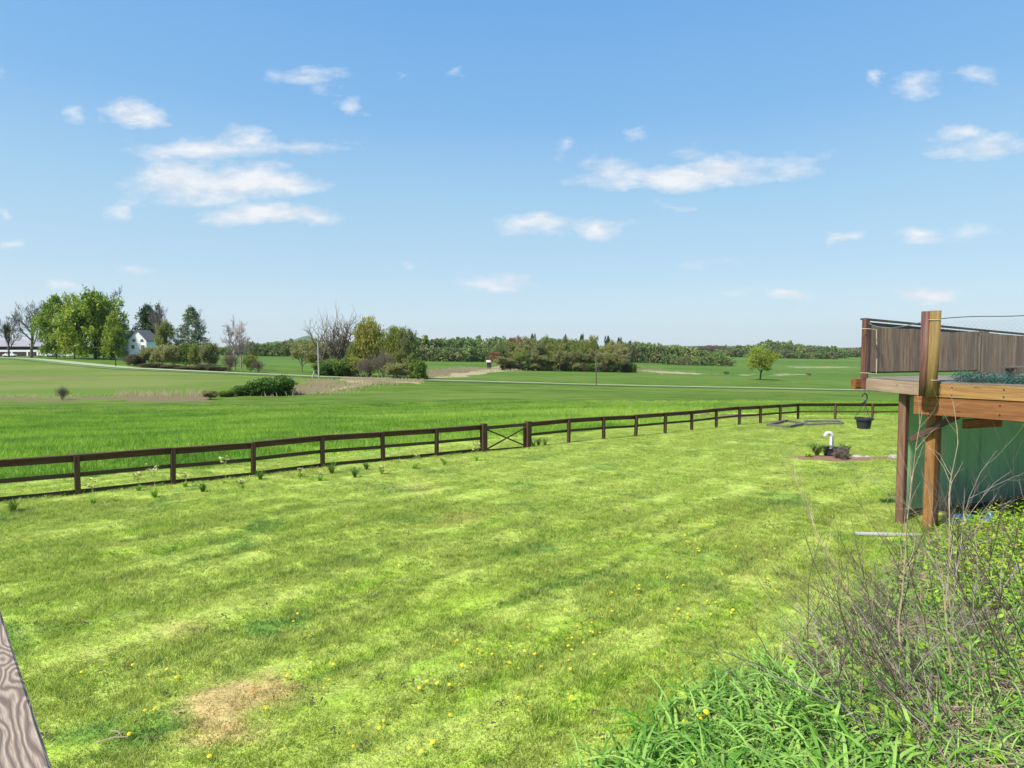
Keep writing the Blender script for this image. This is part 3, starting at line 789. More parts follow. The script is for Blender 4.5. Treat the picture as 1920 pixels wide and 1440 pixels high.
# ------------------------------------------------------------------ vent pipe, bin, bed
VB = at(1562, 21.6)
b_ = on(VB)
mb = MB(); prof = [(b_.x+.03, b_.y, b_.z-.1), (b_.x+.02, b_.y, b_.z+.72)]
for k in range(0, 13):
    a_ = math.pi*k/12*1.05; prof.append((b_.x+.02-.11+.11*math.cos(a_), b_.y, b_.z+.72+.11*math.sin(a_)))
mb.tube(prof, .062, 16)
r = tag(empty('vent_pipe', b_), 'white plastic vent pipe with a hooked top rising from the black tub', 'pipe')
mb.build('pipe', M['white'], r, True)
mb = MB(); mb.tube([(b_.x+.03, b_.y, b_.z+.33), (b_.x+.03, b_.y, b_.z+.42)], .075, 16); mb.build('coupling', M['steel'], r)
settle(r)
tb = Vector((b_.x+.03, b_.y-.02, b_.z))
r = tag(empty('tub', tb), 'black plastic tub at the foot of the white vent pipe', 'tub')
mb = MB()
mb.lathe([(.24, 0), (.28, .30), (.31, .30), (.31, .335), (.275, .335), (.25, .10), (0, .10)], tb, 20); mb.build('tub_wall', M['black'], r, False)
settle(r)
# mulch bed
mb = MB(); N_ = 40; cx, cy = (1587-960)/F*21.3, 21.15
ring = []
for k in range(N_):
    a_ = 2*math.pi*k/N_; rr = 1+.12*math.sin(3*a_+1)+.07*math.sin(7*a_)
    ring.append((cx+2.0*rr*math.cos(a_), cy+.52*rr*math.sin(a_)-.12*math.cos(a_)))
mb.v = [on((cx, cy), .05)]+[on(q, .012) for q in ring]+[on((cx+(q[0]-cx)*.7, cy+(q[1]-cy)*.7), .05+.02*math.sin(i)) for i, q in enumerate(ring)]
for k in range(N_):
    j = (k+1) % N_
    mb.face((1+k, 1+j, 1+N_+j, 1+N_+k), [(0, 0)]*4); mb.face((1+N_+k, 1+N_+j, 0), [(0, 0)]*3)
tag(mb.build('mulch_bed', M['mulch'], None, True), 'long red-brown mulch bed round the vent pipe', 'flower bed')
def rock(px, Y, sx, sy, sz, label, seed):
    rr = random.Random(seed); mb = MB(); prof = []
    c_ = on(at(px, Y)); seg, st = 12, 7
    for i in range(st+1):
        ph = math.pi*i/st
        for k in range(seg):
            th = 2*math.pi*k/seg; q = 1+rr.uniform(-.14, .14)
            mb.v.append(c_+Vector((sx*math.sin(ph)*math.cos(th)*q, sy*math.sin(ph)*math.sin(th)*q, sz*math.cos(ph)*q+.03)))
    for i in range(st):
        for k in range(seg):
            k2 = (k+1) % seg; mb.face((i*seg+k, (i+1)*seg+k, (i+1)*seg+k2, i*seg+k2), [(0, 0)]*4)
    return tag(mb.build('rock', M['stone']), label, 'rock', 'rocks in the mulch bed')
rock(1613, 21.35, .22, .14, .09, 'pale flat rock in the mulch bed right of the black tub', 1)
rock(1632, 21.2, .12, .1, .06, 'small pale rock just right of the larger flat rock', 2)
rock(1680, 21.0, .16, .12, .11, 'pale rock at the right end of the mulch bed beside the deck post', 3)
# white board on the grass under the deck
p0, p1 = on(hit(1603, 1003), .03), on(hit(1724, 1006), .03)
mb = MB(); mb.beam(p0, p1, .10, .035); tag(mb.build('board', M['boardwhite']), 'white painted board lying on the grass in front of the deck posts', 'board')

# ------------------------------------------------------------------ deck
A = Vector((7.45, 13.5, 0)); B = Vector((7.50, 11.45, 0)); fd = Vector((.6, -.8, 0)); rd = Vector((.943, .333, 0)).normalized()
Cc = B+fd*4; E = A+rd*9; Ff = Cc+rd*9
def rt(t): return 4.05-.056*t
ZF = 2.554; FT = 2.794
deck = tag(empty('deck', (B.x, B.y, 0)), 'raised wooden deck with reed-screened railing on orange and brown posts', 'deck')
def V3(p, z): return Vector((p.x, p.y, z))
# floor boards parallel to the long side
mb = MB(); nb = 30
inw = (fd+Vector((0, 0, 0))).normalized()
poly = [A, B, Cc, Ff, E]
mb.prism([(q.x, q.y) for q in (A, B, Cc, Ff, E)], FT, FT+.03); mb.build('floor', M['deckfloor'], deck)
mb = MB(); nA = (B-A).cross(Z).normalized()
mb.beam(V3(A, (ZF+FT)/2)+Vector((-.025, 0, 0)), V3(B, (ZF+FT)/2)+Vector((-.025, 0, -.0)), .045, FT-ZF-.004); mb.build('fascia', M['fascia_grey'], deck)
mb = MB(); fo = fd.cross(Z).normalized(); fo = fo if fo.y < 0 else -fo
mb.beam(V3(B, (ZF+FT)/2)+fo*.027+fd*.02, V3(Cc, (ZF+FT)/2)+fo*.027, .045, FT-ZF-.004); mb.build('fascia', M['fascia'], deck)
mb = MB(); mb.beam(V3(A, (ZF+FT)/2)-rd*.28, V3(E, (ZF+FT)/2), .045, FT-ZF-.01); mb.build('fascia', M['girder'], deck)
mb = MB(); mb.beam(V3(Cc, (ZF+FT)/2), V3(Ff, (ZF+FT)/2), .045, FT-ZF-.01); mb.build('fascia', M['fascia'], deck)
# joist end block poking out left
q = P(1607, 718, 13.45); mb = MB(); mb.beam(q+Vector((-.075, 0, 0)), q+Vector((.075, .05, 0)), .14, .19); mb.build('joist_end', M['girder'], deck)
for i in range(1, 12):
    j0 = A+rd*(.75*i)+fd*.1; j1 = (B if i < 3 else Cc.lerp(B, 1))+rd*(.75*i)+fd*3.9
    mb = MB(); mb.beam(V3(j0, ZF+.10), V3(j0+fd*5.0, ZF+.10), .045, .18); mb.build('joist', M['joist'], deck)
# girder
gs = Vector((7.36, 11.66, 0)); mb = MB(); mb.beam(V3(gs, 2.385)+fo*.0, V3(gs+fd*4.2, 2.385), .09, .325); mb.build('girder', M['girder'], deck)
gs2 = gs+rd*4.3; mb = MB(); mb.beam(V3(gs2, 2.385), V3(gs2+fd*4.2, 2.385), .09, .32); mb.build('girder', M['girder'], deck)
for k, (tt, zz, base_) in enumerate([(x_, z_, 0) for x_ in (.35, 1.1, 1.85) for z_ in (ZF+.05, FT-.06)]+[(x_, z_, 1) for x_ in (.25, 1.3) for z_ in (2.30, 2.47)]):
    q = (B+fo*.05 if base_ == 0 else gs+fo*.047)+fd*tt; q = V3(q, zz+.006*(k % 3)); mb = MB(); mb.tube([q-fo*.004, q+fo*.012], .011, 8); mb.build('bolt', M['wire'], deck)
def spost(x, y, top, w, m, h0=None):
    mb = MB(); g = gz(x, y); mb.beam((x, y, g-.1), (x, y, top), w, w, up=(.55, -.83, 0)); return mb.build('support_post', m, deck)
spost(7.62, 12.40, 2.55, .145, M['postbrown'])
q = gs+fd*.33; spost(7.74, 11.72, 2.55, .165, M['postorange'])
spost(7.90, 11.84, 2.50, .12, M['postbrown'])
spost(9.95, 8.5, 2.5, .15, M['postorange'])
for t in (4.4, 8.7):
    q = A+rd*t; spost(q.x+.1, q.y-.2, 2.5, .15, M['postbrown']); q = Cc+rd*t; spost(q.x, q.y, 2.5, .15, M['postbrown'])
mb = MB(); mb.beam(P(1708, 824, 11.88), P(1797, 779, 11.22), .05, .11); mb.build('brace', M['darkwood'], deck)
q = P(1809, 795, 11.3); mb = MB(); mb.beam(q, q+rd*.9, .09, .16); mb.build('joist_end', M['girder'], deck)
# railing posts
def rpost(c, w, z0, z1, m, name='rail_post', d_=None):
    mb = MB(); mb.beam((c.x, c.y, z0), (c.x+.005, c.y, z1), w, d_ or w, up=(.3, -.95, 0)); return mb.build(name, m, deck)
c_ = P(1622, 650, 13.42); rpost(c_, .11, 2.56, 4.03, M['redpost'])
pB = P(1735, 650, 11.36); mb = MB(); mb.tube([(pB.x-.0, pB.y, 2.57), (pB.x+.01, pB.y, 3.2), (pB.x+.0, pB.y, 4.07)], [.078, .082, .078], 14); mb.build('rail_post', M['redpost'], deck, True)
pY = P(1751, 650, 11.26); mb = MB(); mb.tube([(pY.x-.03, pY.y, 2.56), (pY.x, pY.y, 3.2), (pY.x+.01, pY.y, 4.075)], [.085, .088, .088], 16); mb.build('rail_post', M['yellowpost'], deck, True)
def ring_(c, z, r_, m=M['tie']):
    mb = MB(); pts = [(c.x+r_*math.cos(a), c.y+r_*math.sin(a), z+.01*math.sin(a)) for a in np.linspace(0, 2*math.pi, 19)]
    mb.tube(pts, .005, 5, False); mb.build('cord', m, deck)
ring_(pY, 3.92, .094); ring_(pY, 2.87, .094)
c0_ = P(1622, 650, 13.42)
for py_ in (616, 699):
    mb = MB(); mb.tube([P(1613, py_, 13.3), P(1630, py_+.5, 13.28), P(1643, py_+2, 13.3), P(1644, py_+30 if py_ < 650 else py_-26, 13.31)], .006, 5); mb.build('cord', M['tie'], deck)
# far railing: posts, cap, reed screens
PN = 5
for i in range(1, PN+1):
    q = A+rd*(9*i/PN); mb = MB(); mb.beam(V3(q, FT), V3(q, rt(9*i/PN)-.03), .09, .09, up=tuple(rd)); mb.build('rail_post', M['postbrown'], deck)
up_n = rd.cross(Z).normalized()
mb = MB(); mb.beam(V3(A-rd*.1, 4.035), V3(E, rt(9)-.015), .14, .035); mb.build('rail_cap', M['cap'], deck)
mb = MB(); mb.beam(V3(A, 3.93), V3(E, rt(9)-.12), .04, .09); mb.build('rail', M['cap'], deck)
mb = MB(); mb.beam(V3(A, 2.93), V3(E, 2.93), .04, .07); mb.build('rail', M['cap'], deck)
inn = fd*.06
random.seed(11)
t = -.03; k = 0
while t < 7.3:
    L_ = random.uniform(1.5, 1.75); a_ = A+rd*t+inn; b2 = A+rd*(t+L_-.02)+inn
    top0 = rt(t)-(.13 if t < 1.7 else .045) + random.uniform(-.02, .01); top1 = rt(t+L_)-(.13 if t < .5 else .045)+random.uniform(-.02, .01)
    mb = MB(); nseg = 14
    for i in range(nseg+1):
        q = a_.lerp(b2, i/nseg); w_ = .012*math.sin(i*1.3)+random.uniform(-.004, .004)
        zt = top0+(top1-top0)*i/nseg + random.uniform(-.008, .008) - .03*math.sin(math.pi*i/nseg)
        zl = 2.93 if t < 1.7 else 2.845
        for (zz, off) in ((zl+random.uniform(-.01, .01), 0), (zt, 0), (zt, .018), (zl, .018)):
            mb.v.append(V3(q, zz)+fd*(w_+off))
    for i in range(nseg):
        x0, x1 = t+L_*i/nseg, t+L_*(i+1)/nseg; a0 = 4*i
        for f0, f1, v0, v1 in ((0, 1, 0, 1), (1, 2, 1, 1.01), (2, 3, 1, 0), (3, 0, 0, .01)):
            mb.face((a0+f0, a0+4+f0, a0+4+f1, a0+f1), [(x0, v0), (x1, v0), (x1, v1), (x0, v1)])
    mb.build('reed_screen', M['reed'], deck)
    mb = MB(); mb.beam(V3(b2, 2.9)+fd*.035, V3(b2, rt(t+L_)-.1)+fd*.035, .028, .02, up=tuple(rd)); mb.build('batten', M['fence_grey'], deck)
    t += L_; k += 1
# thin wire netting along the open edges
def netting(a_, b2, z0, z1a, z1b, cell=.055, wr=.0014, name='wire_netting'):
    mb = MB(); L_ = (b2-a_).length; dv = (b2-a_).normalized(); nrm = dv.cross(Z)
    n_ = int(L_/cell); h_ = z1a-z0
    rows = int(h_/cell)
    def pt(i, j):
        x = i*cell*.5; z = z0+j*cell*.5*(1+(z1b-z1a)/h_*x/L_); return V3(a_+dv*x, z)+nrm*.02*math.sin(x*3+z*4)
    for i in range(2*n_):
        for j in range(2*rows):
            if (i+j) % 2 == 0: p_, q_ = pt(i, j), pt(i+1, j+1)
            else: p_, q_ = pt(i, j+1), pt(i+1, j)
            n0 = len(mb.v); dd_ = (q_-p_).normalized().cross(nrm).normalized()*wr
            mb.v += [p_-dd_, p_+dd_, q_+dd_, q_-dd_, p_+nrm*wr*1.5, q_+nrm*wr*1.5]
            mb.face((n0, n0+3, n0+2, n0+1), [(0, 0)]*4); mb.face((n0+1, n0+2, n0+5, n0+4), [(0, 0)]*4); mb.face((n0, n0+4, n0+5, n0+3), [(0, 0)]*4)
    mb.build(name, M['mesh'], deck)
e0 = Vector((pY.x+.08, pY.y-.05, 0)); netting(e0, e0+fd*3.2, FT+.03, 3.93, 3.97, cell=.07, wr=.0008)
mb = MB(); pts = [V3(e0+fd*3.3*s_, 3.935+.04*s_+.012*math.sin(s_*14)) for s_ in np.linspace(0, 1, 24)]; mb.tube(pts, .007, 5); mb.build('top_wire', M['wire'], deck)
# sagging pale edge of the left netting
mb = MB(); pa_, pb_ = P(1629, 606, 13.3), P(1728, 604, 11.5)
mb.tube([pa_.lerp(pb_, s_)-Z*(.10*math.sin(math.pi*s_**.8)) for s_ in np.linspace(0, 1, 16)], .008, 5); mb.build('netting_edge', M['mesh'], deck)
settle(deck)
# crumpled teal netting on the boards
random.seed(21); mb = MB()
for k in range(1500):
    s_ = random.random(); x = s_*3.3; lat = random.uniform(.2, .8)
    c2 = e0+fd*x+rd*lat+Vector((0, 0, FT+.04+abs(random.gauss(0, .07))))
    dv = Vector((random.gauss(0, 1), random.gauss(0, 1), random.gauss(0, .35))).normalized(); l_ = random.uniform(.06, .26)
    sid = dv.orthogonal()*random.uniform(-.12, .12)
    pts = [c2-dv*l_/2, c2+sid, c2+dv*l_/2]
    for q_ in pts: q_.z = max(q_.z, FT+.045)
    mb.tube(pts, random.uniform(.002, .005), 3, False)
tag(mb.build('garden_netting', M['teal']), 'crumpled dark green garden netting heaped on the deck boards', 'netting')
q = P(1884, 687, 13.6)
r = tag(empty('low_bench', (q.x, q.y, FT+.03)), 'low dark plank bench at the right edge of the deck', 'bench')
mb = MB(); mb.beam((q.x, q.y, FT+.23), (q.x+1.6, q.y-.15, FT+.23), .3, .045); mb.build('seat', M['fence_grey'], r)
for s_ in (.12, 1.4):
    mb = MB(); mb.beam((q.x+s_, q.y-.02, FT+.032), (q.x+s_, q.y-.02, FT+.205), .06, .26, up=(0, 1, 0)); mb.build('leg', M['darkwood'], r)
settle(r)

# green wall of the room under the deck
W0 = Vector((WALL0[0], WALL0[1], 0)); wd = Vector((.954, .30, 0)).normalized(); W1 = W0+wd*8.6
mb = MB(); bk = Vector((.45, .55, 0)); mb.prism([(W0.x, W0.y), (W1.x, W1.y), ((W1+bk).x, (W1+bk).y), ((W0+bk).x, (W0+bk).y)], -.3, 2.44)
r = tag(empty('green_wall', (W0.x, W0.y, 0)), 'green painted wall standing underneath the deck', 'wall'); mb.build('wall', M['greenwall'], r)
mb = MB(); mb.beam(V3(W0+wd*.05, .06)-rd*.03, V3(W0+wd*8.4, .06)-rd*.03, .03, .12); mb.build('plinth', M['fence_grey'], r)
settle(r)
# blue tarp and tub at the wall foot
random.seed(2)
def tarp(c0, lx, ly, h_, m, name, label, cat, seed):
    rr = random.Random(seed); mb = MB(); n1, n2 = 18, 10
    for i in range(n1+1):
        for j in range(n2+1):
            a_, b2 = i/n1, j/n2; hh = h_*math.sin(math.pi*min(max(a_, .02), .98))**.5*math.sin(math.pi*min(max(b2, .02), .98))**.6*(.75+.35*math.sin(a_*13+seed)*math.cos(b2*7)+rr.uniform(-.08, .08))
            q_ = Vector((c0[0], c0[1], 0))+wd*(a_-.5)*lx+Vector((-.3, .95, 0))*(b2-.5)*ly
            mb.v.append(Vector((q_.x, q_.y, gz(q_.x, q_.y)+hh-.01)))
    for i in range(n1):
        for j in range(n2):
            a0 = i*(n2+1)+j; mb.face((a0, a0+n2+1, a0+n2+2, a0+1), [(0, 0)]*4)
    return tag(mb.build(name, m, None, True), label, cat)
tarp(at(1816, 12.3), .8, .4, .2, M['blue'], 'tarp', 'folded dark blue tarp at the foot of the green wall', 'tarp', 1)
tarp(at(1866, 11.7), .34, .2, .20, M['cyan'], 'plastic_sheet', 'small bright cyan plastic sheet right of the blue tarp', 'plastic sheet', 4)

# hanging basket
hb = P(1620, 783, 13.2)
r = tag(empty('hanging_basket', (hb.x, hb.y, hb.z)), 'empty charcoal hanging pot dangling from the deck corner', 'hanging basket')
Rr = .172
mb = MB(); mb.lathe([(0, -.225), (.115, -.225), (.122, -.215), (.152, -.03), (.158, -.03), (.158, -.045), (Rr+.005, -.045), (Rr+.008, 0), (Rr-.004, 0), (.150, -.02), (.115, -.19), (0, -.19)], hb, 28); mb.build('pot', M['pot'], r, False)
mb = MB(); mb.lathe([(.12, -.04), (.12, -.035), (0, -.03)], hb, 20); mb.build('soil', M['mulch'], r)
top = hb+Z*.30
for a_ in (.4, 2.5, 4.6):
    mb = MB(); mb.tube([hb+Vector((Rr*math.cos(a_), Rr*math.sin(a_), -.01)), top], .0045, 5); mb.build('hanger_wire', M['wire'], r)
pts = [top+Vector((0, 0, -.02))]
for k in range(15):
    a_ = -math.pi/2+k/14*math.pi*1.45; pts.append(top+Vector((.055*math.cos(a_), 0, .10+.075*math.sin(a_)+.02)))
mb = MB(); mb.tube(pts, .013, 7); mb.tube([top+Vector((-.05, 0, 0)), top+Vector((.05, 0, .03))], .012, 6); mb.build('hook', M['black'], r)
mb = MB(); mb.tube([top+Z*.19, P(1620, 728, 13.3)], .006, 5); mb.build('chain', M['wire'], r)
settle(r)

# weathered handrail at the left edge
dv = Vector((-1116/F, 1, 0)).normalized()
zt = H-1.02
pe = P(99, 1440, 1.0); u_, w_ = ray(99, 1440); Yh = (zt-H)/w_; e1 = Vector((u_*Yh, Yh, zt))
u_, w_ = ray(0, 1139); Y2 = (zt-H)/w_; e2 = Vector((u_*Y2, Y2, zt)); dv = (e2-e1).normalized()
lf = Vector((-dv.y, dv.x, 0)); lf = lf if lf.x < 0 else -lf
r = tag(empty('deck_handrail', e1), 'weathered grey-brown knotted handrail board in the near left corner', 'handrail')
mb = MB(); W_ = .24; c1 = e1-dv*1.2+lf*W_/2-Z*.02; c2 = e2+dv*1.4+lf*W_/2-Z*.02
mb.beam(c1, c2, W_, .04, bev=.008); mb.build('top_board', M['handrail'], r)
for s_ in (.5, 3.4):
    q = c1+dv*s_+lf*.06; mb = MB(); mb.beam((q.x, q.y, -.1), (q.x, q.y, zt-.045), .09, .09, up=tuple(dv)); mb.build('post', M['fence_grey'], r)
mb = MB(); mb.beam(c1-Z*.10+lf*.04, c2-Z*.10+lf*.04, .04, .12); mb.build('rail', M['fence_grey'], r)
settle(r)

# ------------------------------------------------------------------ trees
def grow(seed, levels=5, kids=4, h=10., trunk=.3, r0=.22, ang=(25, 50), shrink=.66, up=.25, wob=.12, droop=0, multi=1, taper=.55):
    rr = random.Random(seed); segs = []; tips = []
    def rv(): return Vector((rr.gauss(0, 1), rr.gauss(0, 1), rr.gauss(0, 1))).normalized()
    def br(p, d, L_, r_, lv):
        n = 3 if lv < levels-1 else 2; q = p; dd = d; nodes = [(q, r_)]
        for i in range(n):
            dd = (dd+rv()*wob+Vector((0, 0, up*.25 if lv else .05))-Vector((0, 0, droop*lv*.12))).normalized()
            q2 = q+dd*L_/n; r2 = r_*(1-(1-taper)*(i+1)/n); segs.append((q, q2, nodes[-1][1], r2, lv)); nodes.append((q2, r2)); q = q2
        if lv >= 2: tips.append((q, lv))
        if lv < levels-1:
            k_ = kids if lv else kids+2
            for i in range(k_):
                t_ = (trunk if lv == 0 else .25)+(1-(trunk if lv == 0 else .25))*(i+.7)/k_
                ix = min(int(t_*n), n-1); f = t_*n-ix; bp_ = nodes[ix][0].lerp(nodes[ix+1][0], min(f, 1)); rb = nodes[ix][1]*.62
                ax = dd.cross(rv()).normalized(); an = R(rr.uniform(*ang)); nd = (Quaternion(ax, an) @ dd)
                az = rr.uniform(0, 6.28) if lv else (i*2.4+rr.uniform(-.4, .4))
                if lv == 0: nd = Vector((math.sin(an)*math.cos(az), math.sin(an)*math.sin(az), math.cos(an)))
                br(bp_, nd.normalized(), L_*shrink*rr.uniform(.75, 1.1)*(1 if lv else 1-.35*t_+.2), rb, lv+1)
    for m_ in range(multi):
        d0 = Vector((0, 0, 1)) if multi == 1 else Vector((rr.gauss(0, .45), rr.gauss(0, .45), 1)).normalized()
        br(Vector((rr.gauss(0, .15), rr.gauss(0, .15), 0))*(multi > 1), d0, h*.62, r0, 0)
    return segs, tips
def seg_mesh(name, segs, m, minr=.012, sides=lambda lv: 6 if lv < 2 else 3):
    mb = MB()
    for a_, b2, ra, rb, lv in segs: mb.tube([a_, b2], [max(ra, minr), max(rb, minr*.7)], sides(lv), False)
    me = bpy.data.meshes.new(name); me.from_pydata([tuple(v) for v in mb.v], [], mb.f); me.materials.append(m); return me
def leaf_mesh(name, centers, per, spread, size, m, seed=0, flat=.3, hang=0, aspect=1.6):
    rg_ = np.random.default_rng(seed); c = np.repeat(np.array([tuple(x) for x in centers]), per, 0); n = len(c)
    off = rg_.normal(0, 1, (n, 3))*np.array([spread, spread, spread*.7])
    if hang: off[:, 2] = -np.abs(rg_.normal(0, 1, n))*hang
    c = c+off; c[:, 2] = np.maximum(c[:, 2], .05)
    nr = rg_.normal(0, 1, (n, 3)); nr[:, 2] = np.abs(nr[:, 2])+flat; nr /= np.linalg.norm(nr, axis=1, keepdims=True)
    a_ = np.cross(nr, rg_.normal(0, 1, (n, 3))); a_ /= np.linalg.norm(a_, axis=1, keepdims=True)
    if hang: a_ = a_*.3+np.array([0, 0, -1.]); a_ /= np.linalg.norm(a_, axis=1, keepdims=True)
    b_ = np.cross(nr, a_); sz = size*rg_.uniform(.6, 1.3, n)[:, None]
    a2 = a_*sz*aspect*.5; b2 = b_*sz*.5
    V = np.stack([c-a2, c+b2*.9, c+a2, c-b2], 1).reshape(-1, 3)
    Fq = np.arange(4*n).reshape(n, 4); me = arr_mesh(name, V, Fq); me.materials.append(m); return me
def bbox(meshes):
    lo = np.full(3, 1e9); hi = -lo
    for me in meshes:
        v = np.empty(len(me.vertices)*3, np.float32); me.vertices.foreach_get('co', v); v = v.reshape(-1, 3)
        lo = np.minimum(lo, np.percentile(v, .5, axis=0)); hi = np.maximum(hi, np.percentile(v, 99.7, axis=0))
    return lo, hi
PROTO = {}
def proto(kind, seed, bark, leaf, lk, **g):
    """trunk + crown meshes, normalised later to height 1 and width 1"""
    segs, tips = grow(seed, **g)
    tm = seg_mesh('trunk', segs, bark, g.get('h', 10)*.0022); ms = [tm]; lm = None
    if leaf is not None:
        cs = [q for q, lv in tips if lv >= lk.get('minlv', 3)]
        if 'fill' in lk:                  # extra leaf clumps spread through the crown's volume
            rr = random.Random(seed+5); zs = sorted(q.z for q in cs); z0, z1 = zs[int(len(zs)*.03)], zs[-1]
            rx = max(abs(q.x) for q in cs)*.95; z0 = z0*lk.get('low', 1)
            for k in range(lk['fill']):
                f = rr.random(); w_ = lk['prof'](f)*rx*rr.uniform(.45, 1.0)*(1+.22*math.sin(f*17+k % 7)); a_ = rr.uniform(0, 6.28)
                cs.append(Vector((w_*math.cos(a_), w_*math.sin(a_), z0+f*(z1-z0)*(1-.05*rr.random()))))
            if lk.get('only'): cs = cs[-lk['fill']:]
        lm = leaf_mesh('crown', cs, lk['per'], lk['spread'], lk['size'], leaf, seed, lk.get('flat', .3), lk.get('hang', 0)); ms.append(lm)
    lo, hi = bbox(ms); w = max(hi[0]-lo[0], .01); hgt = hi[2]
    PROTO.setdefault(kind, []).append((tm, lm, w, hgt, .5*(hi[0]+lo[0])))
for i in range(3):
    proto('maple', 10+i, M['barkdark'], M['maple'], dict(per=24, spread=.36, size=.30, flat=.8, fill=230, low=.5, prof=lambda f: math.sin(math.pi*min(1, f*.86+.16))**.6), levels=5, kids=4, h=9, trunk=.14, ang=(35, 75), up=.15, shrink=.68)
for i in range(4):
    proto('bare', 30+i, [M['bark'], M['barkdark'], M['barktan'], M['barkpink']][i], None, {}, levels=6, kids=4, h=9, trunk=.25, ang=(22, 48), up=.3, shrink=.64, r0=.26)
for i in range(2):
    proto('dead', 70+i, M['bark'], None, {}, levels=4, kids=4, h=9, trunk=.2, ang=(20, 60), up=.35, shrink=.7, r0=.3, wob=.22, multi=2)
proto('pine', 40, M['barkdark'], M['conifer'], dict(per=30, spread=.32, size=.24, fill=210, prof=lambda f: (1-max(0, f-.45)**2*3)*.9), levels=5, kids=4, h=9, trunk=.2, ang=(40, 80), up=.1, shrink=.58)
proto('poplar', 44, M['barkpink'], M['poplar'], dict(per=16, spread=.2, size=.2, fill=330, low=.6, only=True, prof=lambda f: (1-f)**.8*1.0+.03), levels=5, kids=5, h=9, trunk=.12, ang=(28, 52), up=.7, shrink=.58, wob=.08)
for i in range(2):
    proto('willow', 50+i, M['barkdark'], M['willow'], dict(per=24, spread=.34, size=.24, hang=1.3, minlv=3, fill=120, prof=lambda f: math.sin(math.pi*min(1, f*.7+.3))**.5), levels=5, kids=4, h=8, trunk=.3, ang=(25, 65), up=.2, shrink=.68)
for i in range(3):
    proto('budding', 60+i, M['barktan'], M['budtan'], dict(per=9, spread=.30, size=.20, minlv=3), levels=5, kids=5, h=9, trunk=.3, ang=(22, 50), up=.35, shrink=.62)
for i in range(3):
    proto('olive', 80+i, M['bark'], M['olive'], dict(per=16, spread=.38, size=.26, minlv=3), levels=5, kids=4, h=9, trunk=.2, ang=(28, 60), up=.25, shrink=.66)
proto('fresh', 90, M['barktan'], M['budgreen'], dict(per=14, spread=.32, size=.22, minlv=3), levels=5, kids=4, h=9, trunk=.12, ang=(25, 55), up=.3, shrink=.64)
proto('red', 92, M['barktan'], M['budred'], dict(per=14, spread=.34, size=.24, minlv=3), levels=5, kids=4, h=9, trunk=.3, ang=(28, 60), up=.25, shrink=.66)
proto('lone', 95, M['barkdark'], M['yellowgreen'], dict(per=15, spread=.26, size=.17, minlv=3, fill=330, low=.95, prof=lambda f: math.sin(math.pi*min(1, f*.78+.22))**.5*.85), levels=5, kids=5, h=8, trunk=.34, ang=(25, 66), up=.3, shrink=.62, r0=.24)
for i in range(2):
    proto('bush', 100+i, M['barkdark'], M['bushgreen'], dict(per=40, spread=.30, size=.20, minlv=2), levels=4, kids=4, h=3.2, trunk=.05, ang=(25, 75), up=.1, shrink=.7, r0=.06, multi=6)
    proto('bushdark', 110+i, M['barkdark'], M['bushdark'], dict(per=26, spread=.30, size=.16, minlv=2), levels=4, kids=4, h=3.2, trunk=.05, ang=(25, 75), up=.1, shrink=.7, r0=.05, multi=7)
    proto('bushtan', 120+i, M['barktan'], M['budtan'], dict(per=14, spread=.25, size=.15, minlv=2), levels=5, kids=4, h=4, trunk=.05, ang=(18, 55), up=.3, shrink=.66, r0=.05, multi=5)
    proto('bushfresh', 130+i, M['barktan'], M['budgreen'], dict(per=20, spread=.28, size=.17, minlv=2), levels=4, kids=4, h=4, trunk=.05, ang=(18, 60), up=.3, shrink=.68, r0=.05, multi=6)
    proto('bushmauve', 140+i, M['stem'], M['shrubmauve'], dict(per=40, spread=.2, size=.10, minlv=2), levels=4, kids=4, h=3, trunk=.05, ang=(30, 80), up=.05, shrink=.7, r0=.04, multi=6)
    proto('barebush', 150+i, M['bark'], None, {}, levels=4, kids=6, h=4, trunk=.05, ang=(18, 48), up=.3, shrink=.66, r0=.05, multi=6)
def tree(kind, px, py0, py1, wpx, label, name='tree', cat='tree', group=None, Y=None, var=0, rz=None, bury=.02, lean=0):
    tm, lm, w, hgt, cx_ = PROTO[kind][var % len(PROTO[kind])]
    if Y is None: X, Y = hit(px, py0)
    else: X = ray(px, py0)[0]*Y
    zb = gz(X, Y); zt_ = H+ray(px, py1)[1]*Y
    sz = max(zt_-zb, .2)/hgt; sx = (wpx/F*Y)/w
    e_ = tag(empty(name, (X, Y, zb-bury*hgt*sz)), label, cat, group)
    e_.scale = (sx, sx, sz*(1+bury)); e_.rotation_euler = (0, lean, rz if rz is not None else random.uniform(-.3, .3))
    link('trunk' if cat == 'tree' else 'stems', tm, None, e_)
    if lm: link('crown' if cat == 'tree' else 'foliage', lm, None, e_)
    return e_
random.seed(8)
# farmstead trees, left
tree('bare', 17, 664, 588, 46, 'small bare tree at the left edge with a green tuft of leaves', Y=262, var=1)
tree('fresh', 14, 640, 604, 14, 'tuft of fresh leaves in the small bare tree at the far left', name='leafy_sapling', cat='sapling', Y=263)
tree('bare', 58, 664, 566, 66, 'wide bare grey tree between the left edge and the big green maples', Y=258, var=0)
tree('maple', 106, 668, 556, 74, 'leftmost of the big dark green leafy trees left of the white house', 'maple_tree', Y=246, var=0)
tree('maple', 140, 670, 553, 74, 'middle one of the big dark green leafy trees left of the white house', 'maple_tree', Y=240, var=1)
tree('maple', 180, 671, 548, 92, 'tallest and broadest of the big dark green trees left of the white house', 'maple_tree', Y=236, var=2)
tree('maple', 214, 673, 585, 48, 'lower green leafy tree whose branches touch the white house on the left', 'maple_tree', Y=231, var=0, rz=2)
tree('bare', 212, 666, 538, 62, 'tall bare tree rising above the big green trees beside the white house', Y=262, var=1, rz=1)
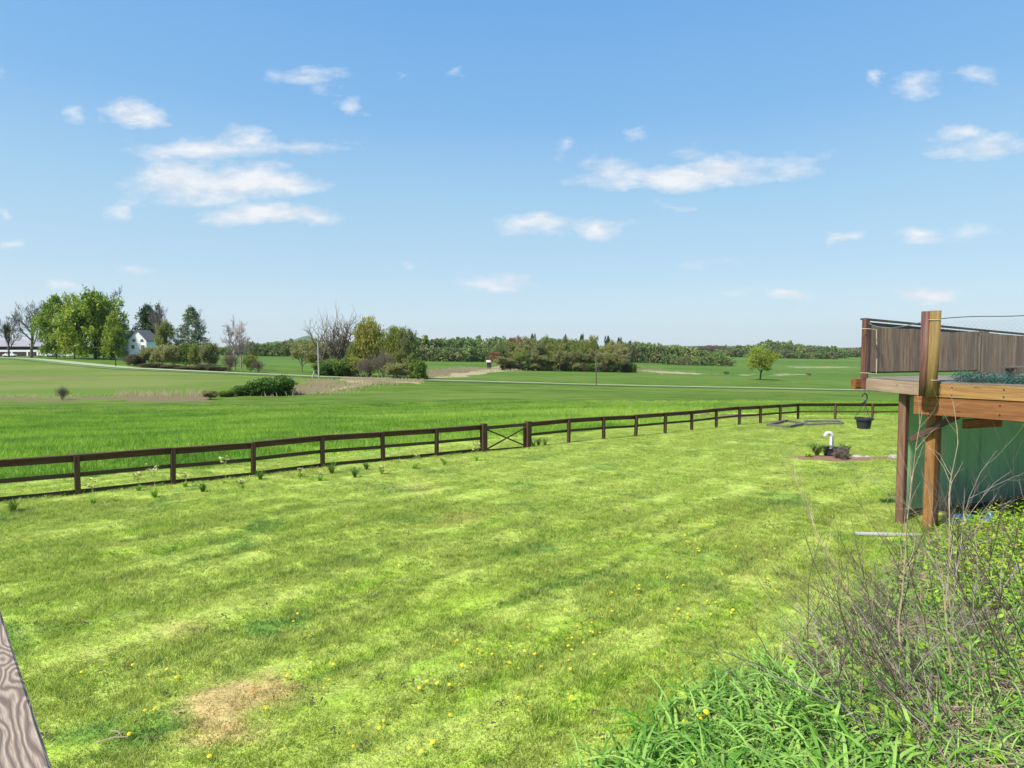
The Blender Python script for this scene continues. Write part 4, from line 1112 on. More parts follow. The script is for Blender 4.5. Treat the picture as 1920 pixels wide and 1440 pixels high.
tree('bare', 180, 666, 540, 50, 'thin bare tree top showing behind the tallest green maple', Y=272, var=2, rz=1)
tree('pine', 278, 664, 573, 62, 'dark evergreen tree right behind the white farmhouse', 'pine_tree', Y=256)
tree('bare', 298, 664, 566, 38, 'pale bare tree standing against the dark evergreen', Y=252, var=3)
tree('olive', 312, 672, 602, 40, 'brownish olive tree in front of the dark evergreen right of the house', Y=224)
tree('poplar', 361, 674, 576, 68, 'grey green pointed tree between the house and the bare tree', 'poplar_tree', Y=228)
tree('bare', 440, 690, 594, 58, 'bare pinkish grey tree right of the farm hedge', Y=192, var=3, rz=.5)
tree('bare', 452, 688, 622, 50, 'lower bare tree just right of the pinkish grey bare tree', Y=200, var=2)
tree('bushtan', 286, 687, 652, 32, 'tan budding bush covering the foot of the white house', 'bush', 'bush', Y=195)
tree('bushdark', 252, 686, 665, 36, 'dark purple-brown bush below the white house', 'bush', 'bush', Y=192)
tree('bushtan', 302, 690, 650, 34, 'brownish bush right of the house hiding part of the hedge', 'bush', 'bush', Y=190, var=1)
tree('bushtan', 328, 691, 648, 34, 'brown-tan bush in the middle of the farm hedge', 'bush', 'bush', Y=188)
tree('bushfresh', 348, 690, 640, 30, 'yellow green bush in front of the pointed grey green tree', 'bush', 'bush', Y=188)
tree('bushfresh', 366, 690, 646, 28, 'yellow green bush just left of the leaning white pole', 'bush', 'bush', Y=187, var=1)
tree('bushtan', 396, 692, 644, 30, 'tan bush right of the leaning white pole', 'bush', 'bush', Y=184)
for i, (px, w_) in enumerate(((285, 40), (318, 36), (352, 38), (384, 34), (410, 30))):
    tree('bushdark', px, 693+i, 681+i+(i*7 % 3)*2, w_*1.3, 'low dark brown brush under the farm hedge by the road', 'brush', 'bush', 'low brush along the road hedge', Y=183-i, var=i, rz=i*1.3)
tree('barebush', 428, 697, 660, 40, 'bare brown bush at the foot of the pinkish grey tree', 'bush', 'bush', Y=176)
tree('bushfresh', 470, 697, 664, 26, 'green bush at the right end of the farm hedge', 'bush', 'bush', Y=178)
tree('barebush', 484, 697, 674, 26, 'small brown twiggy bush at the right end of the farm hedge', 'bush', 'bush', Y=176, var=1)
tree('fresh', 475, 684, 640, 22, 'slender fresh green tree just right of the bare trees', Y=222)
# ditch plants
tree('barebush', 116, 750, 724, 28, 'small round twiggy bush alone in the left field beside the ditch', 'bush', 'bush')
tree('bush', 512, 741, 707, 78, 'large round dark green bush at the edge of the near field', 'bush', 'bush')
tree('bush', 455, 742, 724, 34, 'small dark green bush left of the large round bush', 'bush', 'bush', var=1)
tree('bush', 425, 744, 732, 30, 'low dark green bush two places left of the large round bush', 'bush', 'bush')
tree('bushtan', 396, 749, 732, 26, 'reddish brown bush at the right end of the reed stalks', 'bush', 'bush')
tree('bushtan', 475, 741, 722, 22, 'thin tan bush squeezed between the two green ditch bushes', 'bush', 'bush', var=1)
# middle group by the pole
tree('dead', 622, 704, 570, 98, 'tall dead forked tree with a long arm reaching left over the pole', Y=176, var=0, rz=.6)
tree('dead', 645, 703, 580, 90, 'dead branching tree leaning towards the willow', Y=179, var=1, rz=2.2)
tree('budding', 566, 697, 640, 52, 'small budding tree standing left of the utility pole', Y=192, var=1)
tree('olive', 598, 702, 640, 56, 'thin olive tree behind the pale utility pole', Y=184, var=1)
tree('willow', 694, 706, 597, 66, 'tall yellowish willow right of the dead trees', 'willow_tree', Y=174, var=0)
tree('willow', 738, 707, 612, 78, 'broad yellow green willow with drooping branches', 'willow_tree', Y=171, var=1)
tree('willow', 672, 706, 640, 50, 'low green willow filling the gap left of the tall willow', 'willow_tree', Y=173, var=1, rz=2)
tree('budding', 762, 708, 618, 44, 'brown budding tree on the right side of the broad willow', Y=170, var=2)
tree('barebush', 715, 709, 655, 60, 'dark tangle of bare stems under the willows', 'thicket', 'bush', Y=166)
tree('barebush', 690, 709, 672, 50, 'dark bare thicket under the tall willow', 'thicket', 'bush', Y=165, var=1)
tree('bush', 640, 705, 674, 56, 'dark green bush at the foot of the dead trees', 'bush', 'bush', Y=170)
tree('bush', 612, 704, 678, 44, 'dark green bush right behind the pale utility pole', 'bush', 'bush', Y=170, var=1)
tree('bushfresh', 664, 706, 668, 40, 'pale green bush between the dead trees and the willow', 'bush', 'bush', Y=169)
tree('bushtan', 748, 710, 682, 44, 'low reddish tan bush under the broad willow', 'bush', 'bush', Y=163)
tree('bush', 784, 711, 676, 32, 'round olive bush at the right end of the willow clump', 'bush', 'bush', Y=162, var=1)
tree('olive', 772, 710, 662, 24, 'little upright tree at the right end of the willow clump', Y=164)
tree('lone', 1425, 713, 650, 56, 'lone rounded yellow green tree standing in the far field', Y=232)
tree('bushtan', 1361, 702, 696, 10, 'tiny brown bush in the straw strip left of the lone tree', 'bush', 'bush')
tree('bushtan', 1516, 704, 699, 9, 'tiny brown bush in the field right of the lone tree', 'bush', 'bush')
# grove of leafing trees in the middle distance
random.seed(17)
kinds = ['budding', 'olive', 'budding', 'olive', 'fresh']
lab = {'budding': 'tan budding tree in the grove beyond the road', 'olive': 'olive green tree in the grove beyond the road', 'fresh': 'fresh green tree in the grove beyond the road', 'red': 'reddish budding tree'}
n = 0
for row, (yb, dd, ytop) in enumerate(((690, 318, 634), (693, 300, 642), (696, 288, 655))):
    for px in np.arange(945 if row else 975, 1182, 17 if row else 20):
        px += random.uniform(-5, 5)
        kd = random.choice(kinds[:2] if row == 2 and px > 1040 else kinds)
        if row == 2 and px > 1045: kd = 'budding'
        top_ = ytop+random.uniform(-5, 5)+(6 if px > 1120 else 0)+(6 if px < 960 else 0)
        if row == 2 and px < 1040: top_ += 6
        tree(kd, px, yb, top_, random.uniform(26, 38), lab[kd], group='grove beyond the road, '+kd, Y=dd*(1+.02*random.uniform(-1, 1)), var=random.randrange(3), rz=random.uniform(0, 6))
        n += 1
tree('red', 972, 686, 630, 26, 'rusty red budding tree standing tallest at the left of the grove', Y=330)
tree('red', 931, 689, 658, 22, 'small pinkish red tree at the left end of the grove by the white shed', Y=300)
for px, t_ in ((1090, 628), (1140, 631), (1160, 634), (998, 627), (1060, 629), (1180, 640)):
    tree('pine', px, 682, t_, 16, 'dark pine top sticking up above the grove', 'pine_tree', group='dark pines above the grove', Y=360, rz=random.uniform(0, 6))
for i, px in enumerate(range(950, 1185, 13)):
    tree(['bush', 'bushtan', 'bushdark'][i % 3], px, 694, 682, 20, 'low '+['dark green', 'tan', 'dark brown'][i % 3]+' brush under the grove', 'brush', 'bush', 'undergrowth of the grove, '+['green', 'tan', 'brown'][i % 3], Y=286, var=i)

# far-off woods that read as one mass
def far_proto(seed, conif=False):
    rg_ = np.random.default_rng(seed); k = 46
    a_ = rg_.random(k)*6.28; r_ = np.sqrt(rg_.random(k)); zz = rg_.random(k)
    w = np.sin(np.clip(zz*.8+.15, .05, .98)*np.pi)**.5*.62 if not conif else (1-zz)*.4+.03
    cs = np.stack([r_*w*np.cos(a_), r_*w*np.sin(a_), .08+zz*.84], -1)
    n = 11; c_ = np.repeat(cs, n, 0)+rg_.normal(0, .045, (k*n, 3)); N2 = len(c_)
    nr = rg_.normal(0, 1, (N2, 3)); nr /= np.linalg.norm(nr, axis=1, keepdims=True)
    a2 = np.cross(nr, rg_.normal(0, 1, (N2, 3))); a2 /= np.linalg.norm(a2, axis=1, keepdims=True); b2 = np.cross(nr, a2)
    sz = .045*rg_.uniform(.6, 1.4, N2)[:, None]
    return np.stack([c_-a2*sz, c_+b2*sz, c_+a2*sz, c_-b2*sz], 1)
FPR = [far_proto(i, i == 5) for i in range(6)]
def woods(name, label, spec, m, seed, cat='woodland'):
    """spec: list of (px0, px1, Y, top py at px0, top py at px1, tree width px, rows)"""
    rr = random.Random(seed); Vs = []; tint = []; mb = MB()
    for (p0_, p1_, Yd, t0, t1, wpx, rows) in spec:
        for rw_ in range(rows):
            px = p0_
            while px < p1_:
                Yq = Yd*(1+.05*rw_)*(1+rr.uniform(-.01, .01)); f = (px-p0_)/(p1_-p0_)
                X = ray(px, 660)[0]*Yq; zb = gz(X, Yq)-.5
                tp = t0+(t1-t0)*f + rr.uniform(-3.6, 3.0) - 2*math.sin(px*.07+seed)*.7
                ztp = H+ray(px, tp)[1]*Yq; hh = max(ztp-zb, 3); ww = wpx/F*Yq*rr.uniform(1.2, 2.1)
                ip = 5 if rr.random() < .06 else rr.randrange(5)
                if ip == 5: hh *= 1.12
                q = FPR[ip]; an = rr.random()*6.28; c2, s2 = math.cos(an), math.sin(an)
                v = q.copy(); x_ = v[..., 0]*c2-v[..., 1]*s2; y_ = v[..., 0]*s2+v[..., 1]*c2
                v = np.stack([x_*ww+X, y_*ww+Yq, v[..., 2]*hh+zb], -1)
                Vs.append(v.reshape(-1, 3)); tv = .0 if ip == 5 else rr.random(); tint.append(np.full(v.shape[0]*4, tv))
                px += wpx*rr.uniform(.35, .6)
    V = np.concatenate(Vs); me = arr_mesh(name, V, np.arange(len(V)).reshape(-1, 4), attrs=dict(tint=np.concatenate(tint)))
    tag(link(name, me, m), label, cat, kind='stuff')
woods('distant_woodland', 'line of mixed green trees behind the far field right of the willows', [(745, 960, 455, 634, 636, 20, 2), (755, 960, 430, 650, 652, 16, 1)], M['farleaf'], 3)
woods('distant_woodland', 'pale green wood rising behind the middle grove', [(930, 1110, 470, 633, 640, 20, 2)], M['farleaf'], 4)
woods('distant_woodland', 'low wood running right from the grove towards the lone tree', [(1165, 1290, 480, 640, 650, 16, 2), (1280, 1362, 480, 654, 664, 14, 2), (1250, 1370, 440, 664, 672, 12, 1)], M['farleaf'], 5)
woods('distant_woodland', 'green wooded ridge behind the lone tree', [(1370, 1440, 900, 652, 642, 14, 2), (1430, 1500, 880, 641, 645, 14, 3), (1500, 1580, 840, 646, 655, 12, 3), (1440, 1570, 780, 655, 664, 11, 1), (1560, 1700, 950, 656, 658, 10, 2), (1340, 1400, 820, 658, 656, 12, 1)], M['farleaf'], 6)
woods('distant_woodland', 'hazy line of trees behind the left fields near the small hill', [(470, 600, 560, 645, 638, 16, 2), (600, 760, 480, 642, 640, 18, 2), (380, 480, 600, 652, 648, 14, 1)], M['farleaf'], 7)
woods('distant_woodland', 'far thin line of trees on the horizon behind the farm', [(-300, 240, 620, 652, 654, 14, 1), (240, 480, 700, 652, 652, 12, 1), (1560, 2400, 1300, 655, 655, 9, 2), (1180, 1400, 1500, 651, 651, 7, 2)], M['fargrey'], 8)
# hill on the horizon
def hill(label, px, Y, wpx, py):
    c_ = ray(px, 650)[0]*Y; n1, n2 = 40, 16; w = wpx/F*Y; h_ = (H+ray(px, py)[1]*Y)-gz(c_, Y)
    i, j = np.meshgrid(np.linspace(-1, 1, n1), np.linspace(-1, 1, n2), indexing='ij')
    zz = gz(c_, Y)-4+(h_+4)*np.exp(-(i*1.7)**2-(j*1.8)**2)*(1+.05*np.sin(i*9))
    V = np.stack([c_+i*w, Y+j*w*.5, zz], -1).reshape(-1, 3); idx = np.arange(n1*n2).reshape(n1, n2)
    Fq = np.stack([idx[:-1, :-1], idx[1:, :-1], idx[1:, 1:], idx[:-1, 1:]], -1).reshape(-1, 4)
    tag(link('hill', arr_mesh('hill', V, Fq, smooth_=True), M['hill']), kind='structure')
M['hill'] = plain('wooded_hill', (.07, .12, .05), .95, .5, .02)
hill('', 572, 3200, 60, 630); hill('', 520, 3600, 80, 640); hill('', 1330, 4200, 190, 648); hill('', 1700, 4500, 300, 651)
# dry reed stalks in the ditch
random.seed(9); mb = MB()
for k in range(520):
    px = random.choice([random.uniform(212, 395), random.uniform(212, 395), random.uniform(0, 240)]); X, Y = (px-960)/F*112, 112+random.uniform(-3, 4)
    X = (px-960)/F*Y; z = gz(X, Y); h_ = random.uniform(.3, 1.15) if px > 215 else random.uniform(.1, .35); l = Vector((random.gauss(0, .1), random.gauss(0, .1), h_))
    mb.strip([(X, Y, z-.05), Vector((X, Y, z))+l*.6, Vector((X, Y, z))+l], (1, 0, 0), [.07, .07, .03])
for poly_, n_ in (([(560, 739), (600, 736), (640, 728), (690, 719), (740, 713)], 700), ([(578, 714), (620, 716), (600, 724)], 200), ([(500, 742), (560, 732), (590, 728)], 300), ([(806, 707), (860, 700), (910, 694), (960, 693), (1004, 691)], 700), ([(806, 694), (870, 692), (920, 690)], 250), ([(1165, 691), (1250, 695), (1345, 701)], 350)):
    for k in range(n_):
        i = random.randrange(len(poly_)-1); f = random.random(); px = poly_[i][0]*(1-f)+poly_[i+1][0]*f+random.gauss(0, 4); py = poly_[i][1]*(1-f)+poly_[i+1][1]*f+random.gauss(0, 2.2)
        if k % 25 == 0: hx, hy = hit(px, py)
        X, Y = hx+random.gauss(0, 2.2), hy+random.gauss(0, 1.6); z = gz(X, Y); h_ = random.uniform(.2, .9)*(1 if Y < 200 else 1.4)
        mb.strip([(X, Y, z-.05), Vector((X, Y, z))+Vector((random.gauss(0, .2), 0, h_))], (1, 0, 0), [.16, .05])
for k in range(700):
    px = random.uniform(640, 795); Y = random.uniform(148, 156); X = (px-960)/F*Y; z = gz(X, Y); h_ = random.uniform(.2, .8)
    mb.strip([(X, Y, z-.05), Vector((X, Y, z))+Vector((random.gauss(0, .1), 0, h_))], (1, 0, 0), [.12, .05])
tag(mb.build('dry_reeds', M['litter2'] if 'litter2' in M else plain('reed_straw', (.33, .27, .16), .9, .3, 2)), 'dry straw-coloured reed stalks standing along the ditch', 'reeds', kind='stuff')

# ------------------------------------------------------------------ buildings, vehicles and poles far off
def house():
    Y = 234; X0 = ray(241, 665)[0]*Y; sc_ = Y/F; zb = gz(X0+3, Y)-.3
    r = tag(empty('farmhouse', (X0, Y, zb)), 'white two storey farmhouse with grey roof behind the hedge', 'house')
    W, He, Ha = 34*sc_, (H+ray(0, 638)[1]*Y)-zb, (H+ray(0, 619.5)[1]*Y)-zb; D = 8.5
    mb = MB()
    v = [(0,0,0),(W,0,0),(W,0,He),(W/2,0,Ha),(0,0,He),(0,D,0),(W,D,0),(W,D,He),(W/2,D,Ha),(0,D,He)]
    mb.v = [Vector((X0+a, Y+b, zb+c)) for a, b, c in v]
    for f in ((0,1,2,3,4),(9,8,7,6,5),(0,5,6,1),(1,6,7,2),(0,4,9,5)): mb.face(f, [(0,0)]*len(f))
    # wing to the left
    mb.prism([(X0-5.5, Y+1.8), (X0-.02, Y+1.8), (X0-.02, Y+7.5), (X0-5.5, Y+7.5)], zb, zb+He-.4)
    mb.build('wall', M['siding'], r)
    mb = MB(); t_ = .25; ov = .35
    def slab(p): 
        n = len(mb.v); mb.v += [Vector(q) for q in p]+[Vector(q)+Vector((0, 0, t_)) for q in p]
        for f in ((0,1,2,3),(7,6,5,4),(0,4,5,1),(1,5,6,2),(2,6,7,3),(3,7,4,0)): mb.face(tuple(n+i for i in f), [(0,0)]*4)
    s_ = (Ha-He)/(W/2)
    slab([(X0-ov, Y-ov, zb+He-ov*s_), (X0+W/2, Y-ov, zb+Ha), (X0+W/2, Y+D, zb+Ha), (X0-ov, Y+D, zb+He-ov*s_)])
    slab([(X0+W/2, Y-ov, zb+Ha), (X0+W+ov, Y-ov, zb+He-ov*s_), (X0+W+ov, Y+D, zb+He-ov*s_), (X0+W/2, Y+D, zb+Ha)])
    slab([(X0-5.8, Y+1.5, zb+He-.5), (X0+W/2-.1, Y+1.5, zb+He-.5), (X0+W/2-.1, Y+4.6, zb+Ha-.3), (X0-5.8, Y+4.6, zb+Ha-.3)])
    rf = mb.build('roof', M['roof'], r)
    mb = MB(); mb.prism([(X0-5.8, Y-.4), (X0-.15, Y-.4), (X0-.15, Y+1.7), (X0-5.8, Y+1.7)], zb+He*.50, zb+He*.50+.2); mb.build('porch_roof', M['siding'], r)
    for cx_, cz, ww, hh in ((11/34*W, He-.1, 1.1, 1.0), (26/34*W, He-.1, 1.1, 1.0), (9/34*W, He*.72-.3, 1.1, 1.5), (27/34*W, He*.72-.3, 1.1, 1.5), (9/34*W, He*.2, 1.1, 1.6), (26/34*W, He*.2, 1.1, 1.6)):
        mb = MB(); mb.beam((X0+cx_, Y-.02, zb+cz-hh/2), (X0+cx_, Y-.02, zb+cz+hh/2), ww+.3, .08, up=(0, 1, 0)); f = mb.build('window', M['siding'], r)
        for dx in (-ww/4, ww/4):
            mb = MB(); mb.beam((X0+cx_+dx, Y-.05, zb+cz-hh/2+.05), (X0+cx_+dx, Y-.05, zb+cz+hh/2-.05), ww/2-.06, .06, up=(0, 1, 0)); mb.build('pane', M['glass'], f)
    settle(r)
house()
def shed():
    Y = 300; x0, x1 = ray(-180, 665)[0]*Y, ray(80, 665)[0]*Y; zb = gz(ray(30, 665)[0]*Y, Y)-.5
    r = tag(empty('farm_shed', (x0, Y, zb)), 'long low farm shed with pale metal roof at the left edge', 'shed')
    z = lambda py: H+ray(30, py)[1]*Y
    mb = MB(); mb.prism([(x0, Y), (x1, Y), (x1, Y+16), (x0, Y+16)], zb, z(650)); mb.build('wall', M['siding'], r)
    mb = MB(); mb.prism([(x0-.3, Y-.12), (x1+.3, Y-.12), (x1+.3, Y-.02), (x0-.3, Y-.02)], z(655.5), z(650.2)); mb.build('eave_band', M['darkred'], r)
    for i in range(9):
        xa = x0+(x1-x0)*(i+.06)/9; xb = x0+(x1-x0)*(i+.94)/9
        mb = MB(); mb.prism([(xa, Y-.14), (xb, Y-.14), (xb, Y-.01), (xa, Y-.01)], zb, z(659.5)); mb.build('doorway', M['darkred'], r)
    mb = MB(); ya = z(650); yb_ = z(637)
    v = [(x0-.6, Y-.8, ya), (x1+.6, Y-.8, ya), (x1+.6, Y+8, yb_), (x0-.6, Y+8, yb_), (x1+.6, Y+17, ya), (x0-.6, Y+17, ya)]
    mb.v = [Vector(q) for q in v]+[Vector(q)+Vector((0, 0, .2)) for q in v]
    for f in ((0,1,2,3),(3,2,4,5),(6,9,8,7),(9,11,10,8),(0,6,7,1),(5,4,10,11),(0,3,9,6),(3,5,11,9),(1,7,8,2),(2,8,10,4)): mb.face(f, [(0,0)]*4)
    mb.build('roof', M['palemetal'], r); settle(r)
shed()
def car(px, Y, L_, hh, label, m, van=False, cat='car'):
    X = ray(px, 665)[0]*Y; zb = gz(X, Y); r = tag(empty('parked_van' if van else 'parked_car', (X, Y, zb)), label, cat)
    if van: side = [(-.5,.18),(-.5,.95),(-.46,1),(.22,1),(.32,.62),(.48,.5),(.5,.4),(.5,.18)]
    else: side = [(-.5,.28),(-.49,.62),(-.34,.66),(-.22,.98),(.12,1),(.26,.66),(.46,.58),(.5,.45),(.5,.28)]
    mb = MB(); n = len(side); W = 1.8
    for y_ in (-W/2, W/2):
        for a, b_ in side: mb.v.append(Vector((X+a*L_, Y+y_, zb+b_*hh)))
    mb.face(tuple(range(n)), [(0,0)]*n); mb.face(tuple(range(2*n-1, n-1, -1)), [(0,0)]*n)
    for i in range(n): j = (i+1) % n; mb.face((j, i, n+i, n+j), [(0,0)]*4)
    mb.build('body', m, r)
    for a0, a1 in (((-.18, .02), (.04, .17)) if not van else ((.12, .26),)):
        mb = MB(); mb.prism([(X+a0*L_, Y-W/2-.02), (X+a1*L_, Y-W/2-.02), (X+a1*L_, Y-W/2+.03), (X+a0*L_, Y-W/2+.03)], zb+hh*.68, zb+hh*.9); mb.build('window', M['glass'], r)
    for a in (-.32, .32):
        mb = MB(); c_ = Vector((X+a*L_, Y-W/2-.03, zb+.33)); mb.tube([c_, c_+Vector((0, W+.06, 0))], .34, 14); mb.build('wheel', M['black'], r)
    settle(r)
M['carwhite'] = plain('white_paint', (.8, .8, .8), .25, .03); M['carsilver'] = plain('silver_paint', (.5, .55, .62), .3, .05)
car(84, 286, 6.0, 2.6, 'white van parked right of the farm shed', M['carwhite'], True, 'van')
car(103, 284, 4.6, 1.6, 'pale silver car parked between the van and the big green trees', M['carsilver'])
car(127, 283, 4.6, 1.5, 'white car half hidden behind the trunks of the big green trees', M['carwhite'])
car(18, 282, 5.0, 1.7, 'white car parked before the farm shed at the left edge', M['carwhite'])
def pole(px, py0, py1, Y, rad, m, label, name='utility_pole', cat='pole', cross=0, lean=0):
    X = ray(px, py0)[0]*Y; zb = gz(X, Y); zt_ = H+ray(px, py1)[1]*Y
    r = tag(empty(name, (X, Y, zb)), label, cat)
    mb = MB(); mb.tube([(X, Y, zb-.3), (X+lean, Y, zt_)], [rad, rad*.75], 10); mb.build('shaft', m, r)
    if cross:
        mb = MB(); mb.beam((X+lean-cross, Y-.2, zt_-.5), (X+lean+cross, Y-.2, zt_-.5), .14, .16); mb.build('crossarm', m, r)
        for k in (-.8, -.3, .3, .8):
            mb = MB(); mb.lathe([(.06, 0), (.07, .1), (.04, .2), (0, .22)], (X+lean+cross*k, Y-.2, zt_-.42), 8); mb.build('insulator', M['steel'], r)
    settle(r)
pole(598, 709, 642, 158, .21, M['pole'], 'pale grey utility pole in front of the dead trees', lean=-.1)
pole(1118, 722, 646, 158, .15, M['poledark'], 'thin dark utility pole in front of the grove')
pole(374, 677, 640, 200, .16, M['pole'], 'leaning pale pole with a crossarm in the farm hedge', cross=.9, lean=.9)
pole(585, 709, 696, 156, .2, M['pole'], 'short leaning pale stake left of the utility pole', name='stake', cat='stake', lean=.6)
pole(217, 683, 668, 186, .16, M['black'], 'dark post by the road in front of the big green trees', name='roadside_post', cat='post')
# little white shed by the red tree
Y = 302; X = ray(917, 665)[0]*Y; zb = gz(X, Y)
r = tag(empty('garden_shed', (X, Y, zb)), 'small white roofed shed at the left end of the grove', 'shed')
mb = MB(); mb.prism([(X-1, Y), (X+1, Y), (X+1, Y+2), (X-1, Y+2)], zb-.2, zb+3.0); mb.build('wall', M['darkred'], r)
mb = MB(); mb.prism([(X-1.4, Y-.3), (X+1.4, Y-.3), (X+1.4, Y+2.3), (X-1.4, Y+2.3)], zb+3.0, zb+4.0); mb.build('roof', M['siding'], r); settle(r)

# ------------------------------------------------------------------ yard plants
def tuft(name, x, y, n, h_, m, label, cat, seed, stalk=False, wd_=.012, group=None, lean=.45):
    rr = random.Random(seed); z = gz(x, y); r = tag(empty(name, (x, y, z)), label, cat, group); mb = MB()
    for k in range(n):
        a_ = rr.uniform(0, 6.28); l = rr.uniform(.4, 1)*h_; o_ = Vector((math.cos(a_), math.sin(a_), 0)); b0 = Vector((x, y, z))+o_*rr.uniform(0, .04); ln = rr.uniform(.1, lean)*l*2
        pts = [b0, b0+o_*ln*.3+Z*l*.6, b0+o_*ln*.75+Z*l*.92, b0+o_*ln*1.1+Z*l*(.95-rr.random()*.35)]
        mb.strip(pts, (-o_.y, o_.x, 0), [wd_*.7, wd_, wd_*.8, wd_*.1])
    mb.build('leaves', m, r)
    if stalk:
        mb = MB(); top = Vector((x+rr.uniform(-.06, .06), y, z+stalk)); b0 = Vector((x, y, z)); mid = b0.lerp(top, .5)+Vector((rr.uniform(-.04, .04), 0, 0))
        mb.tube([b0, mid, top], .005, 4)
        for k in range(7):
            f = rr.uniform(.5, 1); q = b0.lerp(top, f); o_ = Vector((rr.uniform(-1, 1), rr.uniform(-1, 1), 1.2)).normalized()*stalk*.3; mb.tube([q, q+o_], .003, 3, False)
            for kk in range(7): mb.strip([q+o_, q+o_+Vector((rr.uniform(-.08, .08), rr.uniform(-.06, .06), rr.uniform(-.01, .05)))], (1, 0, .4), [.02, .035])
        mb.build('seed_stalk', M['weedtan'], r)
    settle(r)
M['weedtan'] = plain('seed_stalk', (.42, .42, .16), .8, .2, 8)
wl = [(25, 962, .22, 0, 'dark grassy clump at the left edge below the fence'), (175, 945, .10, .42, 'thin weed stalk over a grey stone just right of the first fence post'),
      (290, 933, .16, .66, 'tall umbel weed left of the second fence post'), (260, 920, .10, .34, 'thin weed in front of the kickboard between the first two posts'),
      (380, 922, .16, 0, 'dark green dock clump right of the second fence post'), (347, 913, .10, .30, 'small umbel weed beside the second fence post'),
      (422, 907, .06, .55, 'tall pale umbel weed midway between the second and third posts'), (452, 918, .09, .2, 'short weed with brown base before the third post'),
      (488, 900, .2, 0, 'grass clump at the foot of the third post'), (563, 896, .12, .2, 'small weed between the third and fourth posts'),
      (600, 902, .1, .2, 'thin weed left of the bushy tuft at the fourth post'), (622, 889, .24, 0, 'bushy green tuft beside the fourth fence post'),
      (665, 895, .2, 0, 'pointed green tuft between the fourth and fifth posts'), (687, 881, .16, .1, 'green tuft left of the fifth post'),
      (716, 889, .12, .18, 'small weed just below the fifth post'), (778, 880, .15, .35, 'stalked weed between the fifth and sixth posts'),
      (833, 873, .14, .18, 'weed right of the sixth post'), (893, 864, .12, .5, 'tall stalked weed just left of the gate')]
for i, (px, py, h_, stk, lb) in enumerate(wl):
    x, y = hit(px, py); tuft('weed', x, y, 70, h_*1.5, M['bushgreen'] if stk < .15 else M['weed'], lb, 'weed', i, stk, .014)
for i, (px, py) in enumerate(((1000, 838), (1010, 837), (1022, 836))):
    x, y = hit(px, py); tuft('grass_clump', x, y, 60, .34, M['bushgreen'], 'grass clump at the foot of the right gate post', 'grass clump', 50+i, group='grass at the gate post')
x, y = at(1536, 21.5); tuft('leafy_plant', x, y, 190, .50, M['bushgreen'], 'green strappy plant left of the black tub', 'plant', 60, 0, .03)
x, y = at(1590, 22.0); tuft('leafy_plant', x, y, 120, .48, M['bushgreen'], 'green strappy plant right behind the tub and vent pipe', 'plant', 61, 0, .03)
x, y = at(1520, 21.2); tuft('leafy_plant', x, y, 90, .22, M['weed'], 'low grey green plant at the left end of the mulch bed', 'plant', 62, 0, .04)
tree('bushmauve', 1578, 856, 838, 27, 'round mauve brown shrub in front of the black tub', 'round_shrub', 'shrub', Y=20.9)
# dead twigs on the lawn
def twig(px, py, a_, L_, label):
    x, y = hit(px, py); mb = MB(); b0 = Vector((x, y, gz(x, y)+.035)); dv_ = Vector((math.cos(a_), math.sin(a_), .03))
    mb.tube([b0, b0+dv_*L_*.5+Vector((0, .02, .01)), b0+dv_*L_], [.006, .005, .003], 5); mb.tube([b0+dv_*L_*.4, b0+dv_*L_*.6+Vector((.03, .08, .02))], .003, 4)
    tag(mb.build('twig', M['stemtan']), label, 'twig')
twig(208, 1378, -.5, .16, 'pale dead twig on the lawn between the handrail and the bare patch'); twig(180, 1400, .3, .24, 'long thin twig in the grass near the handrail')

random.seed(5); mb = MB()
for k in range(420):
    Y = random.uniform(5, 24); X = random.uniform(-.8, .75)*Y
    if bank(X, Y) > .2 or beyond(X, Y) > -.3: continue
    z = gz(X, Y)+.045
    for j in range(random.choice((1, 2, 4, 6))):
        q = Vector((X+random.gauss(0, .04), Y+random.gauss(0, .04), z)); a_ = random.uniform(0, 6.28); dv_ = Vector((math.cos(a_), math.sin(a_), random.uniform(-.2, .5))); l_ = random.uniform(.02, .06)
        mb.strip([q, q+dv_*l_*.5+Z*.008, q+dv_*l_], (-dv_.y, dv_.x, .3), [.01, .022, .006])
tag(mb.build('lawn_debris', plain('dead_leaf', (.075, .055, .03), .9, .6, 20)), 'dark dead leaf bits and clippings scattered over the lawn', 'leaf litter', kind='stuff')

# dandelions: every flower its own thing
mb = MB(); nP = 16
for ring__, (r0_, z0_, z1_) in enumerate(((.026, .0, .006), (.019, .006, .013), (.010, .012, .017))):
    for k in range(nP):
        a_ = 2*math.pi*(k+.5*ring__)/nP; o_ = Vector((math.cos(a_), math.sin(a_), 0))
        mb.strip([o_*.002+Z*z0_, o_*r0_*.6+Z*z1_, o_*r0_+Z*(z1_-.003)], (-o_.y, o_.x, 0), [.003, .009, .005])
stem_mb = MB(); stem_mb.tube([(0, 0, -.09), (.003, 0, -.04), (0, 0, .001)], .0028, 5)
dproto = empty('dandelion', (0, 0, 0)); mb.build('flower_head', M['yellow'], dproto); stem_mb.build('stem', M['weed'], dproto)
random.seed(31); spots = []
cl = [(1055, 1205, 60, 26, 16), (1085, 1192, 25, 14, 9), (1390, 1010, 60, 22, 22), (1300, 1030, 60, 16, 10), (600, 1270, 40, 16, 6), (560, 1185, 20, 10, 5), (730, 1400, 60, 20, 6), (1270, 1150, 90, 30, 14),
      (950, 1240, 60, 26, 9), (750, 1000, 60, 14, 6), (260, 1270, 30, 15, 5), (850, 1290, 60, 20, 6), (980, 1340, 60, 20, 5), (1400, 1130, 60, 26, 9), (1230, 1100, 60, 26, 8), (640, 985, 40, 10, 4)]
